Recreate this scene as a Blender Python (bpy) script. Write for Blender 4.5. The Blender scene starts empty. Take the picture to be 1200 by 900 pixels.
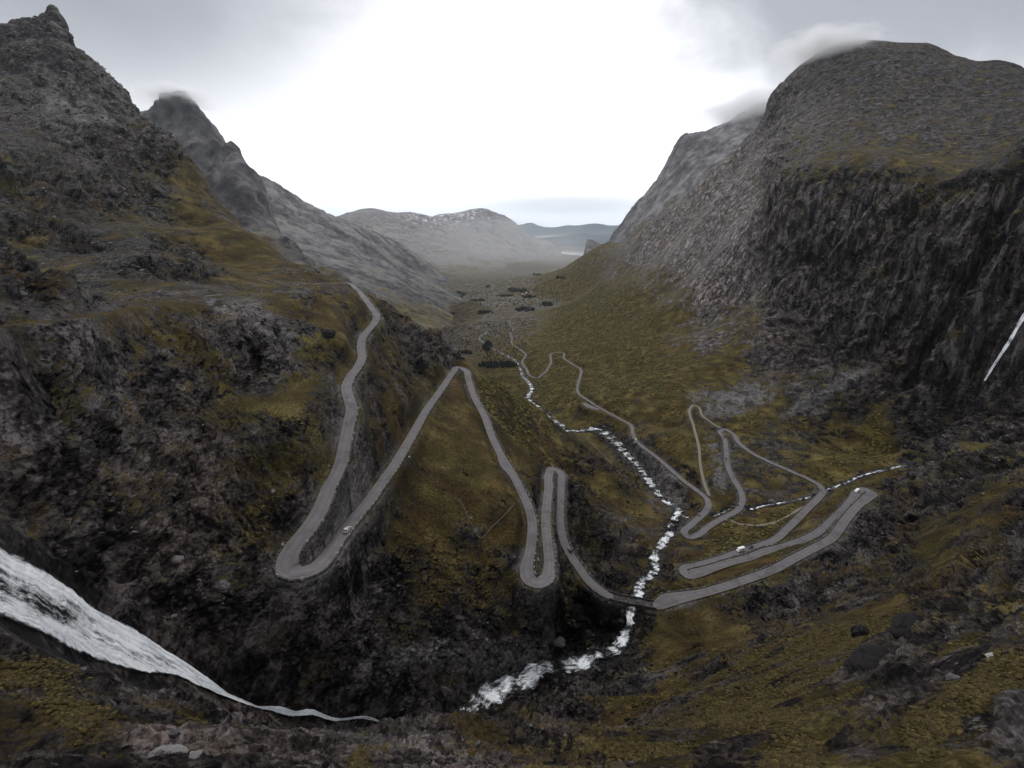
import bpy, math, random, time
import numpy as np
T0 = time.time()
rng = np.random.default_rng(11)
random.seed(5)
f32 = np.float32
col = bpy.context.scene.collection

# ------------------------------------------------------------------ view geometry used to lay the valley out
F, CX, CY = 560.0, 600.0, 450.0
PITCH = math.radians(18.6)
SP, CP = math.sin(PITCH), math.cos(PITCH)

def ray(u, v):
    x = (np.asarray(u, float) - CX) / F
    y = -(np.asarray(v, float) - CY) / F
    return np.stack([x, CP + y * SP, -SP + y * CP], -1)

def P(u, v, Z):
    return ray(u, v) * np.asarray(Z, float)[..., None]

def Pz(u, v, z):
    d = ray(u, v)
    return d * (np.asarray(z, float) / d[..., 2])[..., None]

def project(p):
    fw = p[..., 1] * CP - p[..., 2] * SP
    up = p[..., 1] * SP + p[..., 2] * CP
    fw = np.where(np.abs(fw) < 1e-3, 1e-3, fw)
    return CX + F * p[..., 0] / fw, CY - F * up / fw, fw

def smooth(a, b, x):
    t = np.clip((x - a) / (b - a), 0, 1)
    return t * t * (3 - 2 * t)

# ------------------------------------------------------------------ lines: roads and waters, surveyed as (u, v, height or None, width or None)
def solve_line(nodes, w0):
    u = np.array([n[0] for n in nodes], float); v = np.array([n[1] for n in nodes], float)
    zi = [(i, n[2]) for i, n in enumerate(nodes) if len(n) > 2 and n[2] is not None]
    wi = [(i, n[3]) for i, n in enumerate(nodes) if len(n) > 3]
    s = np.concatenate([[0], np.cumsum(np.hypot(np.diff(u), np.diff(v)))])
    for k in range(6):
        z = np.interp(s, [s[i] for i, _ in zi], [q for _, q in zi])
        p = Pz(u, v, z)
        s = np.concatenate([[0], np.cumsum(np.hypot(np.diff(p[:, 0]), np.diff(p[:, 1])))])
    w = np.full(len(u), w0, float) if not wi else np.interp(np.arange(len(u)), [i for i, _ in wi], [q for _, q in wi])
    return p, w

def densify(p, w, step):
    n = len(p); s = np.concatenate([[0], np.cumsum(np.linalg.norm(np.diff(p[:, :2], axis=0), axis=1))])
    # centripetal-like tangents (finite difference over arc length), Hermite
    m = np.gradient(p, s, axis=0)
    N = max(4, int(s[-1] / step)); q = np.linspace(0, s[-1], N)
    i = np.clip(np.searchsorted(s, q, side='right') - 1, 0, n - 2)
    h = s[i + 1] - s[i]; t = ((q - s[i]) / h)
    h00 = 2*t**3 - 3*t**2 + 1; h10 = t**3 - 2*t**2 + t; h01 = -2*t**3 + 3*t**2; h11 = t**3 - t**2
    out = h00[:, None]*p[i] + (h10*h)[:, None]*m[i] + h01[:, None]*p[i+1] + (h11*h)[:, None]*m[i+1]
    out[:, 2] = p[i, 2] * (1 - t) + p[i + 1, 2] * t
    ww = w[i] * (1 - t) + w[i + 1] * t
    k = max(1, int(8 / step)); ker = np.ones(2*k+1) / (2*k+1)
    out[:, 2] = np.convolve(np.pad(out[:, 2], k, mode='edge'), ker, 'valid')
    return out, ww

ROAD = [(-30,392,-22,2.2),(20,378,-25,2.2),(53,375),(110,367),(187,353),(233,348,-38,2.6),(287,342),(333,337),(360,334,None,3.2),(388,331.5),(404,331.5,-55,4.5),(417,338),(426,348),(435,360),
 (441,370,-62,5),(439,378),(432,386),(425,395),(423,408),(424,418,-70,4.6),(419,430),(410,442),(406,454),(409,466,-77,5.2),(412,478),(409,495),(405,515),(399,543),(392,560,-92,5.2),(385,572),(381,583),(372,603),
 (358,623),(344,640,-100,6.6),(337,655),(338,667),(350,672.5,-104,7),(367,667),(382,653),(393,637,None,5.2),(403,623,-107),(417,605),(430,590),(443,572,-111),(460,548),(480,515),(500,480,-117),(520,452),(531,436,None,5.4),
 (537,430.5,-122,6.5),(544,433),(549,445,None,5.4),(556,465,-128),(568,488),(578,515),(587,533,-140,5),(592,544,None,7),(602,558,None,5),(612,578),(620,596,-149),(623.6,612),(623,632),(620,652,None,5.2),(617,667,None,6.5),
 (621,679,None,7.5),(630,683,-159,7.5),(640,678,None,7),(643.4,664,None,5.4),(642,640),(640,622),(639.5,606,-169,5.6),(641,588),(643,570),(643,557),(648,549.5,-175,6.5),(656,553),(657.5,567,None,5),(657,586),(656.5,608,-183,5),
 (659,628),(666,646),(678,664),(692,682,-193,5.4),(708,695),(730,703,None,5),(749,707.5,-201,5),(771,708.5,None,7),(783,703,None,10),(801,699,None,8),(822,695,None,6),(843.5,689),(863,682.7),(877,678,None,6),(904.5,668),(931,654),(956,641),(974,631),
 (984.5,618),(993,606),(1006,591.6,None,6.4),(1016.5,583,None,8),(1020,576.5,-222,8),(1014,573.5),(1006,575.5,None,7),(1000,583),(990,595,None,6),(975.6,609),(959.6,623),(938,633.5),(919,640),(895.6,646),(878,653),(858,658,None,6.5),(833,666,None,7),(817,671,None,9),
 (806,673,-233,9),(803,668,None,9),(815,663.5,None,7),(840,656,None,6),(867,646.5),(888,640),(910,631),(922,620),(935,607.6),(947,595),(959.6,583,-243,6),(964,576),(960,568.5,None,5),(947,561),(931,554),(915,547),(899,540),(880,530),
 (866,519),(857,507),(850,503.2,-248,5.4),(844,505),(848.5,513),(851,529,None,5.2),(853,547),(860,562),(868,575.6),(870,587,-251),(864,598),(847,607),(829,618),(817,627),(807,629,-254,6),(802,624),(809,615.6),(822,604),
 (830,593,-257,6),(828,584),(818,575.6),(802,564),(787,551,-264,5),(770,536),(755,525),(746,517.5),(741.5,507.6),(739,498),(726,490.6),(703,478,-277,5),(689,469),(678,461,-282,5),(677,452),(680,441),(680.6,433,-292,5),(669,425.5),
 (661,420),(655.5,413,-305,5),(652.5,413),(645,427),(635,439,-316,5),(630,442.5),(625,442,-322,5),(617,432.6),(612,424,-336),(616,415.6),(608,408.5),(600.6,403.5),(600,396,-354),(598,390),(601.5,385,-362,5),(597,380,-366,4),(604,370,-378,3),(631,354.5,-398,4),(623,346.7,-406,5),(640,331,-424,3),(668,318,-434,2)]
TRACK = [(831,581,-257.2),(825.6,566.7),(821,546.7),(819,524,-248),(813,500),(810,477,-242),(813,474.5),(817,476,-241.6),(824,488),(835,496),(844,501.5,-247.4)]
RIVER = [(537,847,-176,9),(553,829,-178,10),(570,817,None,12),(587,805,-184,11),(613,797,None,11),(627,786,-189,9),(653,783,None,9),(680,777,-194,8),(697,770,-197,7),(720,763,-202,7),(730,750,-206,6),(737,733,-211,6),(741,713,-217,7),(747,697,-220,7),
 (750,685,-226,6),(767,669,-238,6),(767,652,-245.5,7),(778,634.7,None,7),(785.5,624,-257.5,7),(786.7,616),(792,606,None,7),(794,596,-267,7),(780,588,None,6),(770.7,578,None,8),(762,566,None,10),(756,557,-281,12),(745,543,None,14),(728,525,None,14),(715,512,None,18),
 (706,506,-291,17),(697,502.5),(679,505,None,10),(663.6,505,-296,9),(658,498,None,9),(646.7,492),(637,486,None,13),(631,478,None,11),(621,471,-310,12),(619,464,None,12),(623,458,-317,7),(620,449),(612.7,441,-330,8),(611,435),(608,428),(603,422,-345,6),(590,415),(572,405,-362,5),(562,397,-368,6),(571,388,-376,5),(566,374,-388,5),(585,360,-400,4),(610,341,-422,4)]
BROOK = [(1062,545,-233,3),(1045,549),(1025,553.5,-238,3.5),(1011,557),(991.6,566),(975.6,572),(962,577.5,-245,3),(951,582),(924,588),(895.6,593),(878,597,-254,3),(858,596.5),(840,604),(818,607.5,-262,3),(804,606),(796,602,-266,3)]

rp, rw = solve_line(ROAD, 5.2)
tp_, tw = solve_line(TRACK, 3.0)
vp, vw = solve_line(RIVER, 8)
bp_, bw = solve_line(BROOK, 3)

# the big fall: upper and lower rims of the sheet of water, then the thread to the gorge
FALL_UP = [(-60,605,80),(0,638,88),(50,663,95),(90,693,102),(133,723,109),(187,755,117),(233,787,123),(267,813,129),(300,828,136),(350,841,144),(397,849,152),(450,854,160),(495,857,166)]
FALL_LO = [(-60,712,72),(0,729,79),(50,748,86),(87,768,92),(133,786,100),(173,793,108),(207,796,115),(240,809,121),(277,823,127),(317,834,134),(362,845.4,144),(399,851.6,152),(450,856,159.5),(495,858.6,165.5)]
FALL_R = [(1215,345,462,4),(1200,368,475,4),(1187,393,480,3.6),(1176,410,486,3.4),(1164,428,495,3),(1154,447,505,2.6),(1147,464,512,2)]

# ------------------------------------------------------------------ control points of the ground (u, v, distance along the view axis)
GP = [
 # left mountain: skyline
 (-40,60,1300),(0,31,1320),(14,25,1330),(25,19,1330),(34,25,1330),(42,31,1330),(48,24,1340),(54,15,1348),(62,12,1350),(70,15,1348),(77,26,1345),(82,40,1340),(87,54,1330),(92,66,1315),(113,82,1250),(133,110,1170),(147,127,1120),(163,142,1060),(182,163,1000),(207,187,920),(233,203,840),(247,220,800),(253,233,770),(277,257,700),(293,275,650),(313,290,600),(330,299,570),(370,317,505),(395,327,478),
 # left mountain: face
 (20,345,185),(20,320,270),(20,300,345),(20,250,400),(20,200,478),(20,150,628),(20,105,775),(5,62,1020),(30,52,1120),(45,64,1100),(20,82,900),(60,40,1290),(72,55,1290),(0,45,1290),(50,130,770),(100,150,820),(100,200,562),(150,200,645),(60,250,440),(70,322,290),(70,295,375),(100,250,478),(150,250,534),(100,300,398),(215,220,706),(190,250,600),(230,270,603),(255,308,480),(300,320,450),(140,342,262),(160,320,296),(175,303,312),(200,322,312),(222,336,288),(205,303,340),(185,287,440),(130,290,410),
 # left slope below the top road
 (20,450,116),(20,550,103),(10,615,93),(150,450,160),(150,550,138),(150,650,121),(150,720,112),(270,450,200),(270,550,166),(270,650,145),(270,740,133),(350,450,216),(350,540,174),(330,720,146),(340,790,144),(430,720,172),(430,800,158),
 (520,600,236),(520,680,206),(520,740,192),(480,790,172),(450,500,246),(470,420,350),(500,410,385),(430,350,420),
 (440,350,455),(470,368,440),(500,388,430),(525,402,426),(535,417,432),
 # flank right of the spur
 (560,437,436),(590,452,475),(600,460,560),(612,468,690),(620,500,480),(620,540,400),(660,520,520),(700,540,520),(740,560,535),(700,600,420),(740,640,368),(690,640,350),(580,740,209),(640,730,228),(600,700,222),(690,740,255),(690,715,268),
 # gorge, right bank
 (760,770,228),(780,820,165),(700,820,180),(640,832,168),(760,735,250),(800,740,250),(850,720,258),(900,720,238),
 # valley floor
 (560,400,1577),(540,380,1950),(560,350,2760),(600,330,3700),(640,311,5200),(575,430,1210),(600,415,1340),(590,440,1100),
 # right valley side
 (620,400,1500),(660,360,2000),(740,350,1500),(740,400,1080),(740,440,900),(790,440,800),(790,500,660),(800,400,950),(860,430,800),(860,470,700),(690,345,2300),
 (780,370,1150),(850,425,810),(900,450,735),(960,445,700),(1010,440,660),(900,500,612),(960,530,540),(1060,500,590),(1060,530,520),(1020,548,487),
 (850,380,940),(900,380,855),(960,380,785),(1050,380,690),(1120,420,600),(1190,440,470),(1100,520,480),(1190,520,350),(1060,575,395),(1120,580,300),(1190,580,210),(1045,600,370),(1000,640,335),(960,665,322),
 (1190,640,160),(1100,640,220),(1050,680,210),(1000,700,215),
 # cliff edge, shelf, top
 (917,215,1000),(950,202,925),(990,197,850),(1033,197,790),(1067,207,730),(1100,220,680),(1150,227,600),(1197,232,520),(990,210,842),(1033,211,780),(1067,221,720),(1100,235,668),(1150,243,588),(1197,248,508),(990,189,905),(1045,188,870),(1100,207,760),(1150,214,680),(917,300,920),(990,300,800),(1100,320,640),(1190,330,500),
 (1000,170,1130),(1100,183,980),(1190,205,760),(1000,110,1320),(1100,120,1190),(1190,140,1020),(950,130,1410),
 (860,185,1840),(885,163,1690),(903,146,1600),(840,207,1800),(800,245,1900),(760,262,2200),(923,91,1600),(933,81,1590),(903,112,1650),(897,132,1680),(877,156,1760),(850,186,1850),(833,200,1930),(800,230,2000),(783,238,2080),(750,262,2400),(717,283,2900),(693,300,3600),(687,311,4200),
 (965,59,1540),(1000,48,1510),(1027,48,1490),(1060,51,1460),(1087,51,1435),(1113,61,1395),(1133,73,1350),(1157,71,1320),(1177,71,1300),(1200,82,1270),(1240,91,1230),
 (800,330,1350),(800,280,1600),(850,280,1200),(850,220,1450),(740,310,2000),(880,340,1000),(740,335,1650),(705,325,2500),
 # near right slope
 (1190,890,38),(1190,820,55),(1190,760,76),(1190,700,112),(1100,880,51),(1100,800,80),(1100,740,118),(1100,690,165),(1000,890,57),(1000,800,106),(1000,750,152),(900,890,64),(900,840,92),(900,790,142),(900,750,190),(800,890,66),(800,850,100),(800,820,140),(700,890,66),(700,858,98),
 (560,862,105),(480,868,99),(630,858,100),(600,898,60),(600,880,74),
 # near left slope
 (10,890,36),(10,820,50),(10,760,68),(100,890,44),(100,830,62),(100,795,79),(200,890,50),(200,840,78),(200,812,100),(300,890,56),(300,861,90),(400,890,60),(400,872,92),
]
HID = []           # hidden ground behind the crests: (x, y, z)
def behind(u, v, Z, k, dz):
    p = P(u, v, Z); q = p * k; HID.append((q[0], q[1], p[2] + dz))
for u, v, Z in [(440,350,455),(470,368,440),(500,388,430),(525,402,426)]:
    behind(u, v, Z, 1.2, -70); behind(u, v, Z, 1.7, -190); behind(u, v, Z, 2.6, -285)
behind(537,425,428,1.13,-38); behind(537,425,428,1.5,-150)
for u, v, Z in [(0,25,1320),(57,6,1350),(113,78,1250),(163,142,1060),(207,187,920),(247,220,800),(293,275,650),(330,299,570),(370,317,505),(395,327,478)]:
    behind(u, v, Z, 1.25, -90 if u > 240 else -220); behind(u, v, Z, 1.8, -260 if u > 240 else -480)
for u, v, Z in [(783,238,2080),(833,200,1930),(850,186,1850),(877,156,1760),(897,132,1680),(923,91,1600),(933,81,1590),(1000,48,1510),(1087,51,1435),(1133,73,1350),(1200,82,1270),(750,262,2400),(717,283,2900)]:
    behind(u, v, Z, 1.2, -160); behind(u, v, Z, 1.7, -420)
    if u < 960: behind(u, v, Z, 1.035, -30)
behind(693,300,3600,1.2,-60)
for u, v, Z in [(14,25,1330),(25,19,1330),(34,25,1330),(42,31,1330),(49,22,1340),(54,9,1350),(62,6,1352),(70,10,1350),(77,22,1345),(85,50,1330),(100,72,1290)]:
    behind(u, v, Z, 1.06, -22)
# lip of the near rocks falls away into the gorge
for u, v, Z in [(480,868,99),(560,862,105),(630,858,100)]:
    behind(u, v, Z, 1.12, -30)
for th in np.radians(np.arange(-72, 73, 12)):
    for r, z in ((8, -26), (16, -31)):
        HID.append((r * math.sin(th), r * math.cos(th), z))
for th in np.radians(np.arange(-72, 73, 8)):
    for r in (5200, 7500, 12000, 45000):
        if r < 7000 and -2 < math.degrees(th) < 14: continue
        HID.append((r * math.sin(th), r * math.cos(th), -449 - (0 if r < 7000 else 6)))

G = np.array(GP, float)
pts = [P(G[:, 0], G[:, 1], G[:, 2]), np.array(HID)]
pts += [rp, tp_, vp - [0, 0, .6], bp_]
fu = np.array(FALL_UP); fl = np.array(FALL_LO); fr = np.array(FALL_R)
pts += [P(fu[:, 0], fu[:, 1], fu[:, 2]), P(fl[:, 0], fl[:, 1], fl[:, 2]), P(fr[:, 0], fr[:, 1], fr[:, 2])]
CPT = np.concatenate(pts)
# beyond the sides of the view the ground carries on alike
th = np.arctan2(CPT[:, 0], CPT[:, 1]); r = np.hypot(CPT[:, 0], CPT[:, 1])
uu, vv, zz = project(CPT)
ext = []
for sgn, m in ((-1, (uu < 70) & (zz > 0) & (r > 25) & (r < 4500)), (1, (uu > 1130) & (zz > 0) & (r > 25) & (r < 4500))):
    for dth in (14, 28):
        t2 = th[m] + sgn * math.radians(dth)
        keep = np.abs(t2) < math.radians(84)
        ext.append(np.stack([r[m] * np.sin(t2), r[m] * np.cos(t2), CPT[m, 2]], -1)[keep])
CPT = np.concatenate([CPT] + ext)

TH0, TH1, S0, S1 = math.radians(-76), math.radians(76), math.log(9.0), math.log(45000.0)
def tps_fit(X, y, lam=1e-6):
    d2 = ((X[:, None] - X[None]) ** 2).sum(-1)
    K = np.where(d2 > 0, .5 * d2 * np.log(np.maximum(d2, 1e-20)), 0) + lam * np.eye(len(X))
    A = np.zeros((len(X) + 3,) * 2); A[:len(X), :len(X)] = K
    Q = np.concatenate([np.ones((len(X), 1)), X], 1); A[:len(X), len(X):] = Q; A[len(X):, :len(X)] = Q.T
    w = np.linalg.solve(A, np.concatenate([y, np.zeros(3)]))
    return w
def tps_eval(X, w, G):
    out = np.empty(len(G)); n = len(X)
    for i in range(0, len(G), 8000):
        g = G[i:i+8000]
        d2 = (g[:, :1] - X[None, :, 0]) ** 2 + (g[:, 1:] - X[None, :, 1]) ** 2
        np.maximum(d2, 1e-20, out=d2)
        out[i:i+8000] = (.5 * d2 * np.log(d2)) @ w[:n] + w[n] + g @ w[n+1:]
    return out
X = np.stack([np.arctan2(CPT[:, 0], CPT[:, 1]), np.log(np.hypot(CPT[:, 0], CPT[:, 1]))], -1)
tt = CPT[:, 2] / np.exp(X[:, 1])
# thin out coincident points
key = np.round(X / .004).astype(int); _, ui = np.unique(key, axis=0, return_index=True)
X, tt = X[ui], tt[ui]
W = tps_fit(X, tt, 2e-6)
NT, NS = 300, 420
gt = np.linspace(TH0, TH1, NT); gs = np.linspace(S0, S1, NS)
TT = tps_eval(X, W, np.stack(np.meshgrid(gt, gs, indexing='ij'), -1).reshape(-1, 2)).reshape(NT, NS)
print('tps', len(X), time.time() - T0)

def cubic_matrix(n, q):
    i = np.clip(np.floor(q).astype(int), 0, n - 2); t = q - i
    M = np.zeros((len(q), n)); a = np.arange(len(q))
    for k, w in ((-1, -.5*t**3 + t**2 - .5*t), (0, 1.5*t**3 - 2.5*t**2 + 1), (1, -1.5*t**3 + 2*t**2 + .5*t), (2, .5*t**3 - .5*t**2)):
        np.add.at(M, (a, np.clip(i + k, 0, n - 1)), w)
    return M

def zbase(x, y):
    """undisturbed ground height"""
    th = np.arctan2(x, y); s = np.log(np.hypot(x, y))
    a = np.clip((th - TH0) / (TH1 - TH0) * (NT - 1), 0, NT - 1.001); b = np.clip((s - S0) / (S1 - S0) * (NS - 1), 0, NS - 1.001)
    i = a.astype(int); j = b.astype(int); a -= i; b -= j
    t = TT[i, j]*(1-a)*(1-b) + TT[i+1, j]*a*(1-b) + TT[i, j+1]*(1-a)*b + TT[i+1, j+1]*a*b
    return t * np.exp(s)

# ------------------------------------------------------------------ noise
def _h(x, y, z, seed):
    h = (x.astype(np.uint32) * np.uint32(374761393) + y.astype(np.uint32) * np.uint32(668265263) + z.astype(np.uint32) * np.uint32(2246822519) + np.uint32(seed * 977 + 13))
    h ^= h >> np.uint32(15); h *= np.uint32(2246822519); h ^= h >> np.uint32(13); h *= np.uint32(3266489917); h ^= h >> np.uint32(16)
    return h
_g = rng.normal(size=(256, 3)); _g = (_g / np.linalg.norm(_g, axis=1)[:, None]).astype(f32)
def gnoise(p, seed=0):
    """gradient noise, about -0.7..0.7"""
    out = np.empty(len(p), f32)
    for c in range(0, len(p), 250000):
        q = p[c:c+250000].astype(f32); fl_ = np.floor(q); i = fl_.astype(np.int64); d = q - fl_
        w = d * d * d * (d * (d * 6 - 15) + 10); r_ = 0
        for dx in (0, 1):
            for dy in (0, 1):
                for dz in (0, 1):
                    g = _g[_h(i[:, 0] + dx, i[:, 1] + dy, i[:, 2] + dz, seed) & np.uint32(255)]
                    dot = g[:, 0] * (d[:, 0] - dx) + g[:, 1] * (d[:, 1] - dy) + g[:, 2] * (d[:, 2] - dz)
                    wt = (w[:, 0] if dx else 1 - w[:, 0]) * (w[:, 1] if dy else 1 - w[:, 1]) * (w[:, 2] if dz else 1 - w[:, 2])
                    r_ = r_ + dot * wt
        out[c:c+250000] = r_
    return out

_c = rng.random((1024, 3)).astype(f32)
_d = rng.normal(size=(1024, 3)); _d = (_d / np.linalg.norm(_d, axis=1)[:, None]).astype(f32)
_o = rng.random(1024).astype(f32) - .5
def facets(p, seed=0):
    """broken blocks: every cell is its own tilted plane, with a step or a cleft between cells"""
    out = np.empty(len(p), f32)
    for c in range(0, len(p), 200000):
        q = p[c:c+200000].astype(f32); b = np.floor(q - .5).astype(np.int64)
        best = np.full(len(q), 9, f32); sec = np.full(len(q), 9, f32); h = np.zeros(len(q), f32); h2 = np.zeros(len(q), f32)
        for dx in (0, 1):
            for dy in (0, 1):
                for dz in (0, 1):
                    k = (_h(b[:, 0] + dx, b[:, 1] + dy, b[:, 2] + dz, seed) & np.uint32(1023)).astype(np.int64)
                    e = q - (b + np.array([dx, dy, dz])) - (.15 + .7 * _c[k])
                    d = (e * e).sum(1)
                    m = d < best
                    hk = (e * _d[k]).sum(1) + .9 * _o[k]
                    m2 = ~m & (d < sec)
                    h2 = np.where(m, h, np.where(m2, hk, h2)); sec = np.where(m, best, np.where(m2, d, sec))
                    h = np.where(m, hk, h); best = np.where(m, d, best)
        gap = np.sqrt(sec) - np.sqrt(best)
        t_ = .5 + .5 * smooth(0, .16, gap)
        out[c:c+200000] = h * t_ + h2 * (1 - t_) - .55 * smooth(.16, 0.0, gap)
    return out

# ------------------------------------------------------------------ hand-kept maps: moss cover, rock tone, roughness
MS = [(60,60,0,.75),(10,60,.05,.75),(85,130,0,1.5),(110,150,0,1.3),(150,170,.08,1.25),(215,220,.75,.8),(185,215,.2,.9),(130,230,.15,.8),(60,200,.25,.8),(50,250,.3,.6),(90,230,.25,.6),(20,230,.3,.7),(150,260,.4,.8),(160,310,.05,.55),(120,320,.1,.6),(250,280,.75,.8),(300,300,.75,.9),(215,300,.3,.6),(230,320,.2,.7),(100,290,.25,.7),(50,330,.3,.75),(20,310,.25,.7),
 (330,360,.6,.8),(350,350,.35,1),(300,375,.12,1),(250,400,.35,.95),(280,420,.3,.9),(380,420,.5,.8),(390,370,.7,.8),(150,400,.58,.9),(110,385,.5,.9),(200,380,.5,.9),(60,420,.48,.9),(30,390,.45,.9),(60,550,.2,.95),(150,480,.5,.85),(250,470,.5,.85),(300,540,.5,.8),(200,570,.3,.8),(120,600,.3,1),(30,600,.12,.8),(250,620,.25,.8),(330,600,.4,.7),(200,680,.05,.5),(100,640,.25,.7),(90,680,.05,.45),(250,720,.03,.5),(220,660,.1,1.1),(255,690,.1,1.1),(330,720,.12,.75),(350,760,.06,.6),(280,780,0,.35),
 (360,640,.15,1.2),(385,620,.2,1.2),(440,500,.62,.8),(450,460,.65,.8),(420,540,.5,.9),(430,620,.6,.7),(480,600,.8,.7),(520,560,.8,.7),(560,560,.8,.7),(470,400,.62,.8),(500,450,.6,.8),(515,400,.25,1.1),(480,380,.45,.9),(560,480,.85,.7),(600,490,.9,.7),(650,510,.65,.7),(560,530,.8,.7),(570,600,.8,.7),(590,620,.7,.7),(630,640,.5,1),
 (700,580,.7,.8),(670,590,.2,.5),(690,620,.35,.8),(680,540,.5,.7),(720,630,.35,1.1),(740,600,.8,.7),(500,700,.6,.5),(460,690,.1,.45),(560,700,.6,.6),(480,740,.55,.6),(540,740,.25,.8),(520,770,.2,1.1),(600,765,.15,1.2),(440,780,.08,.9),(450,820,.02,.4),(600,730,.4,.55),(650,770,.1,.7),(690,740,0,.08),(720,730,0,.10),(670,730,0,.10),(700,712,0,.06),(680,722,0,.06),(712,748,0,.08),(660,745,.05,.12),(670,670,.55,.7),(690,690,.5,.7),(730,690,.2,.4),  # near-black tones by the bridge paint the hollow's shade into the wet rock
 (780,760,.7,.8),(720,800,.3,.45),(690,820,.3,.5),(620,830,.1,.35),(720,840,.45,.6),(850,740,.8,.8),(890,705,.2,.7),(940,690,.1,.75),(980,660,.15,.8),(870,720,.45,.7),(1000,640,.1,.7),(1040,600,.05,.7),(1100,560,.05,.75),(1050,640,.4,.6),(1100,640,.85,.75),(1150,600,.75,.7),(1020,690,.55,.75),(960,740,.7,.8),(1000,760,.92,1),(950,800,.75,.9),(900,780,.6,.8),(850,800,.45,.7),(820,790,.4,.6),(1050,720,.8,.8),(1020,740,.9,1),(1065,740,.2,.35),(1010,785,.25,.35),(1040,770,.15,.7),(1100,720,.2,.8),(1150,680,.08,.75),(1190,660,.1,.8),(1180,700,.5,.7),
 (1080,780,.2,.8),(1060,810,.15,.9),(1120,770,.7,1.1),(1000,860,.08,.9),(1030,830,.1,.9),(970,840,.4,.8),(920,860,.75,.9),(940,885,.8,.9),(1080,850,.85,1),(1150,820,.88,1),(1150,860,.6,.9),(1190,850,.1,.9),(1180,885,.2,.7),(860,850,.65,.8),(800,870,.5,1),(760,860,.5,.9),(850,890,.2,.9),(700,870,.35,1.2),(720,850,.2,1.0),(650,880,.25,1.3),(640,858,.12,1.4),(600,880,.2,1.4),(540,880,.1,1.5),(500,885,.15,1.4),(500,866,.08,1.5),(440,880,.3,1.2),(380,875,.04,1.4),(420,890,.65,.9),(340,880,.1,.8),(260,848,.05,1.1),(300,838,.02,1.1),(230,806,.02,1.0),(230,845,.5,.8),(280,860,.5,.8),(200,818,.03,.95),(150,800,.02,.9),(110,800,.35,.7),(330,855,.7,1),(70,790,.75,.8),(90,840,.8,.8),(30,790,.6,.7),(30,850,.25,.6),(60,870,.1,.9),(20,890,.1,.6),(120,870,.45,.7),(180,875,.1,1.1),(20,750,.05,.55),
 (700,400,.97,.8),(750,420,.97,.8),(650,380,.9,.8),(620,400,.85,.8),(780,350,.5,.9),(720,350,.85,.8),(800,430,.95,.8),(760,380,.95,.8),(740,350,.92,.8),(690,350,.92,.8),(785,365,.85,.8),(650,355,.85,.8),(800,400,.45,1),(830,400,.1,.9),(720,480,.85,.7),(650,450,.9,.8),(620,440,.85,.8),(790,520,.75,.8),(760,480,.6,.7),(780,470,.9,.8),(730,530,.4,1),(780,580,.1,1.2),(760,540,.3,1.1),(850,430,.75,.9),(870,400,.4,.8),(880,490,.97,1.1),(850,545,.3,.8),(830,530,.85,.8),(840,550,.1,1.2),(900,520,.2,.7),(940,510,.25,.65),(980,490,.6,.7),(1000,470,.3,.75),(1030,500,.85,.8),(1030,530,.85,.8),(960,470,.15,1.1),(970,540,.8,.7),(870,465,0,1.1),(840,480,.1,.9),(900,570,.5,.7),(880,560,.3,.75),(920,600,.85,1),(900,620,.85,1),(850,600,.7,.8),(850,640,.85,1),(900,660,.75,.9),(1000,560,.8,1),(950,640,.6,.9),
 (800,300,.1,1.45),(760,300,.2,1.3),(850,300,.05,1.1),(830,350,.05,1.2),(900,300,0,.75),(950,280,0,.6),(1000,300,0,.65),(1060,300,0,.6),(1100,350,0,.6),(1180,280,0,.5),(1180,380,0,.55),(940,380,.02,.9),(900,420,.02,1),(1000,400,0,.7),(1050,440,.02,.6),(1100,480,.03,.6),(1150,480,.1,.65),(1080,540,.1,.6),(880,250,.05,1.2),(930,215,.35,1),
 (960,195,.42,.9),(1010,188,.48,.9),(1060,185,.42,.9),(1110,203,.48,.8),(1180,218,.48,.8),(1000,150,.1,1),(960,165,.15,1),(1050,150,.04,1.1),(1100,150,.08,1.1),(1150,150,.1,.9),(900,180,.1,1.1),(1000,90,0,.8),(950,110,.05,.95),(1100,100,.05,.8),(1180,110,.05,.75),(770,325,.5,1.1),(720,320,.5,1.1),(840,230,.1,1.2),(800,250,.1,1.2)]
MS = np.array(MS, float)
GU, GV = 181, 136
gu = np.linspace(-120, 1320, GU); gv = np.linspace(-60, 1020, GV)
pu, pv = np.meshgrid(gu, gv, indexing='ij')
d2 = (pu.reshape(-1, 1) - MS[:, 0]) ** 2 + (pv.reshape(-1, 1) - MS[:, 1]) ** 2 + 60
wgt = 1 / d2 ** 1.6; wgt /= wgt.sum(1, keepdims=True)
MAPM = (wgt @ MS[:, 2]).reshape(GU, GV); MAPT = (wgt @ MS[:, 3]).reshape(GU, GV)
def lookup(M, u, v):
    a = np.clip((u + 120) / 1440 * (GU - 1), 0, GU - 1.001); b = np.clip((v + 60) / 1080 * (GV - 1), 0, GV - 1.001)
    i = a.astype(int); j = b.astype(int); a = a - i; b = b - j
    return M[i, j]*(1-a)*(1-b) + M[i+1, j]*a*(1-b) + M[i, j+1]*(1-a)*b + M[i+1, j+1]*a*b

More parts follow.
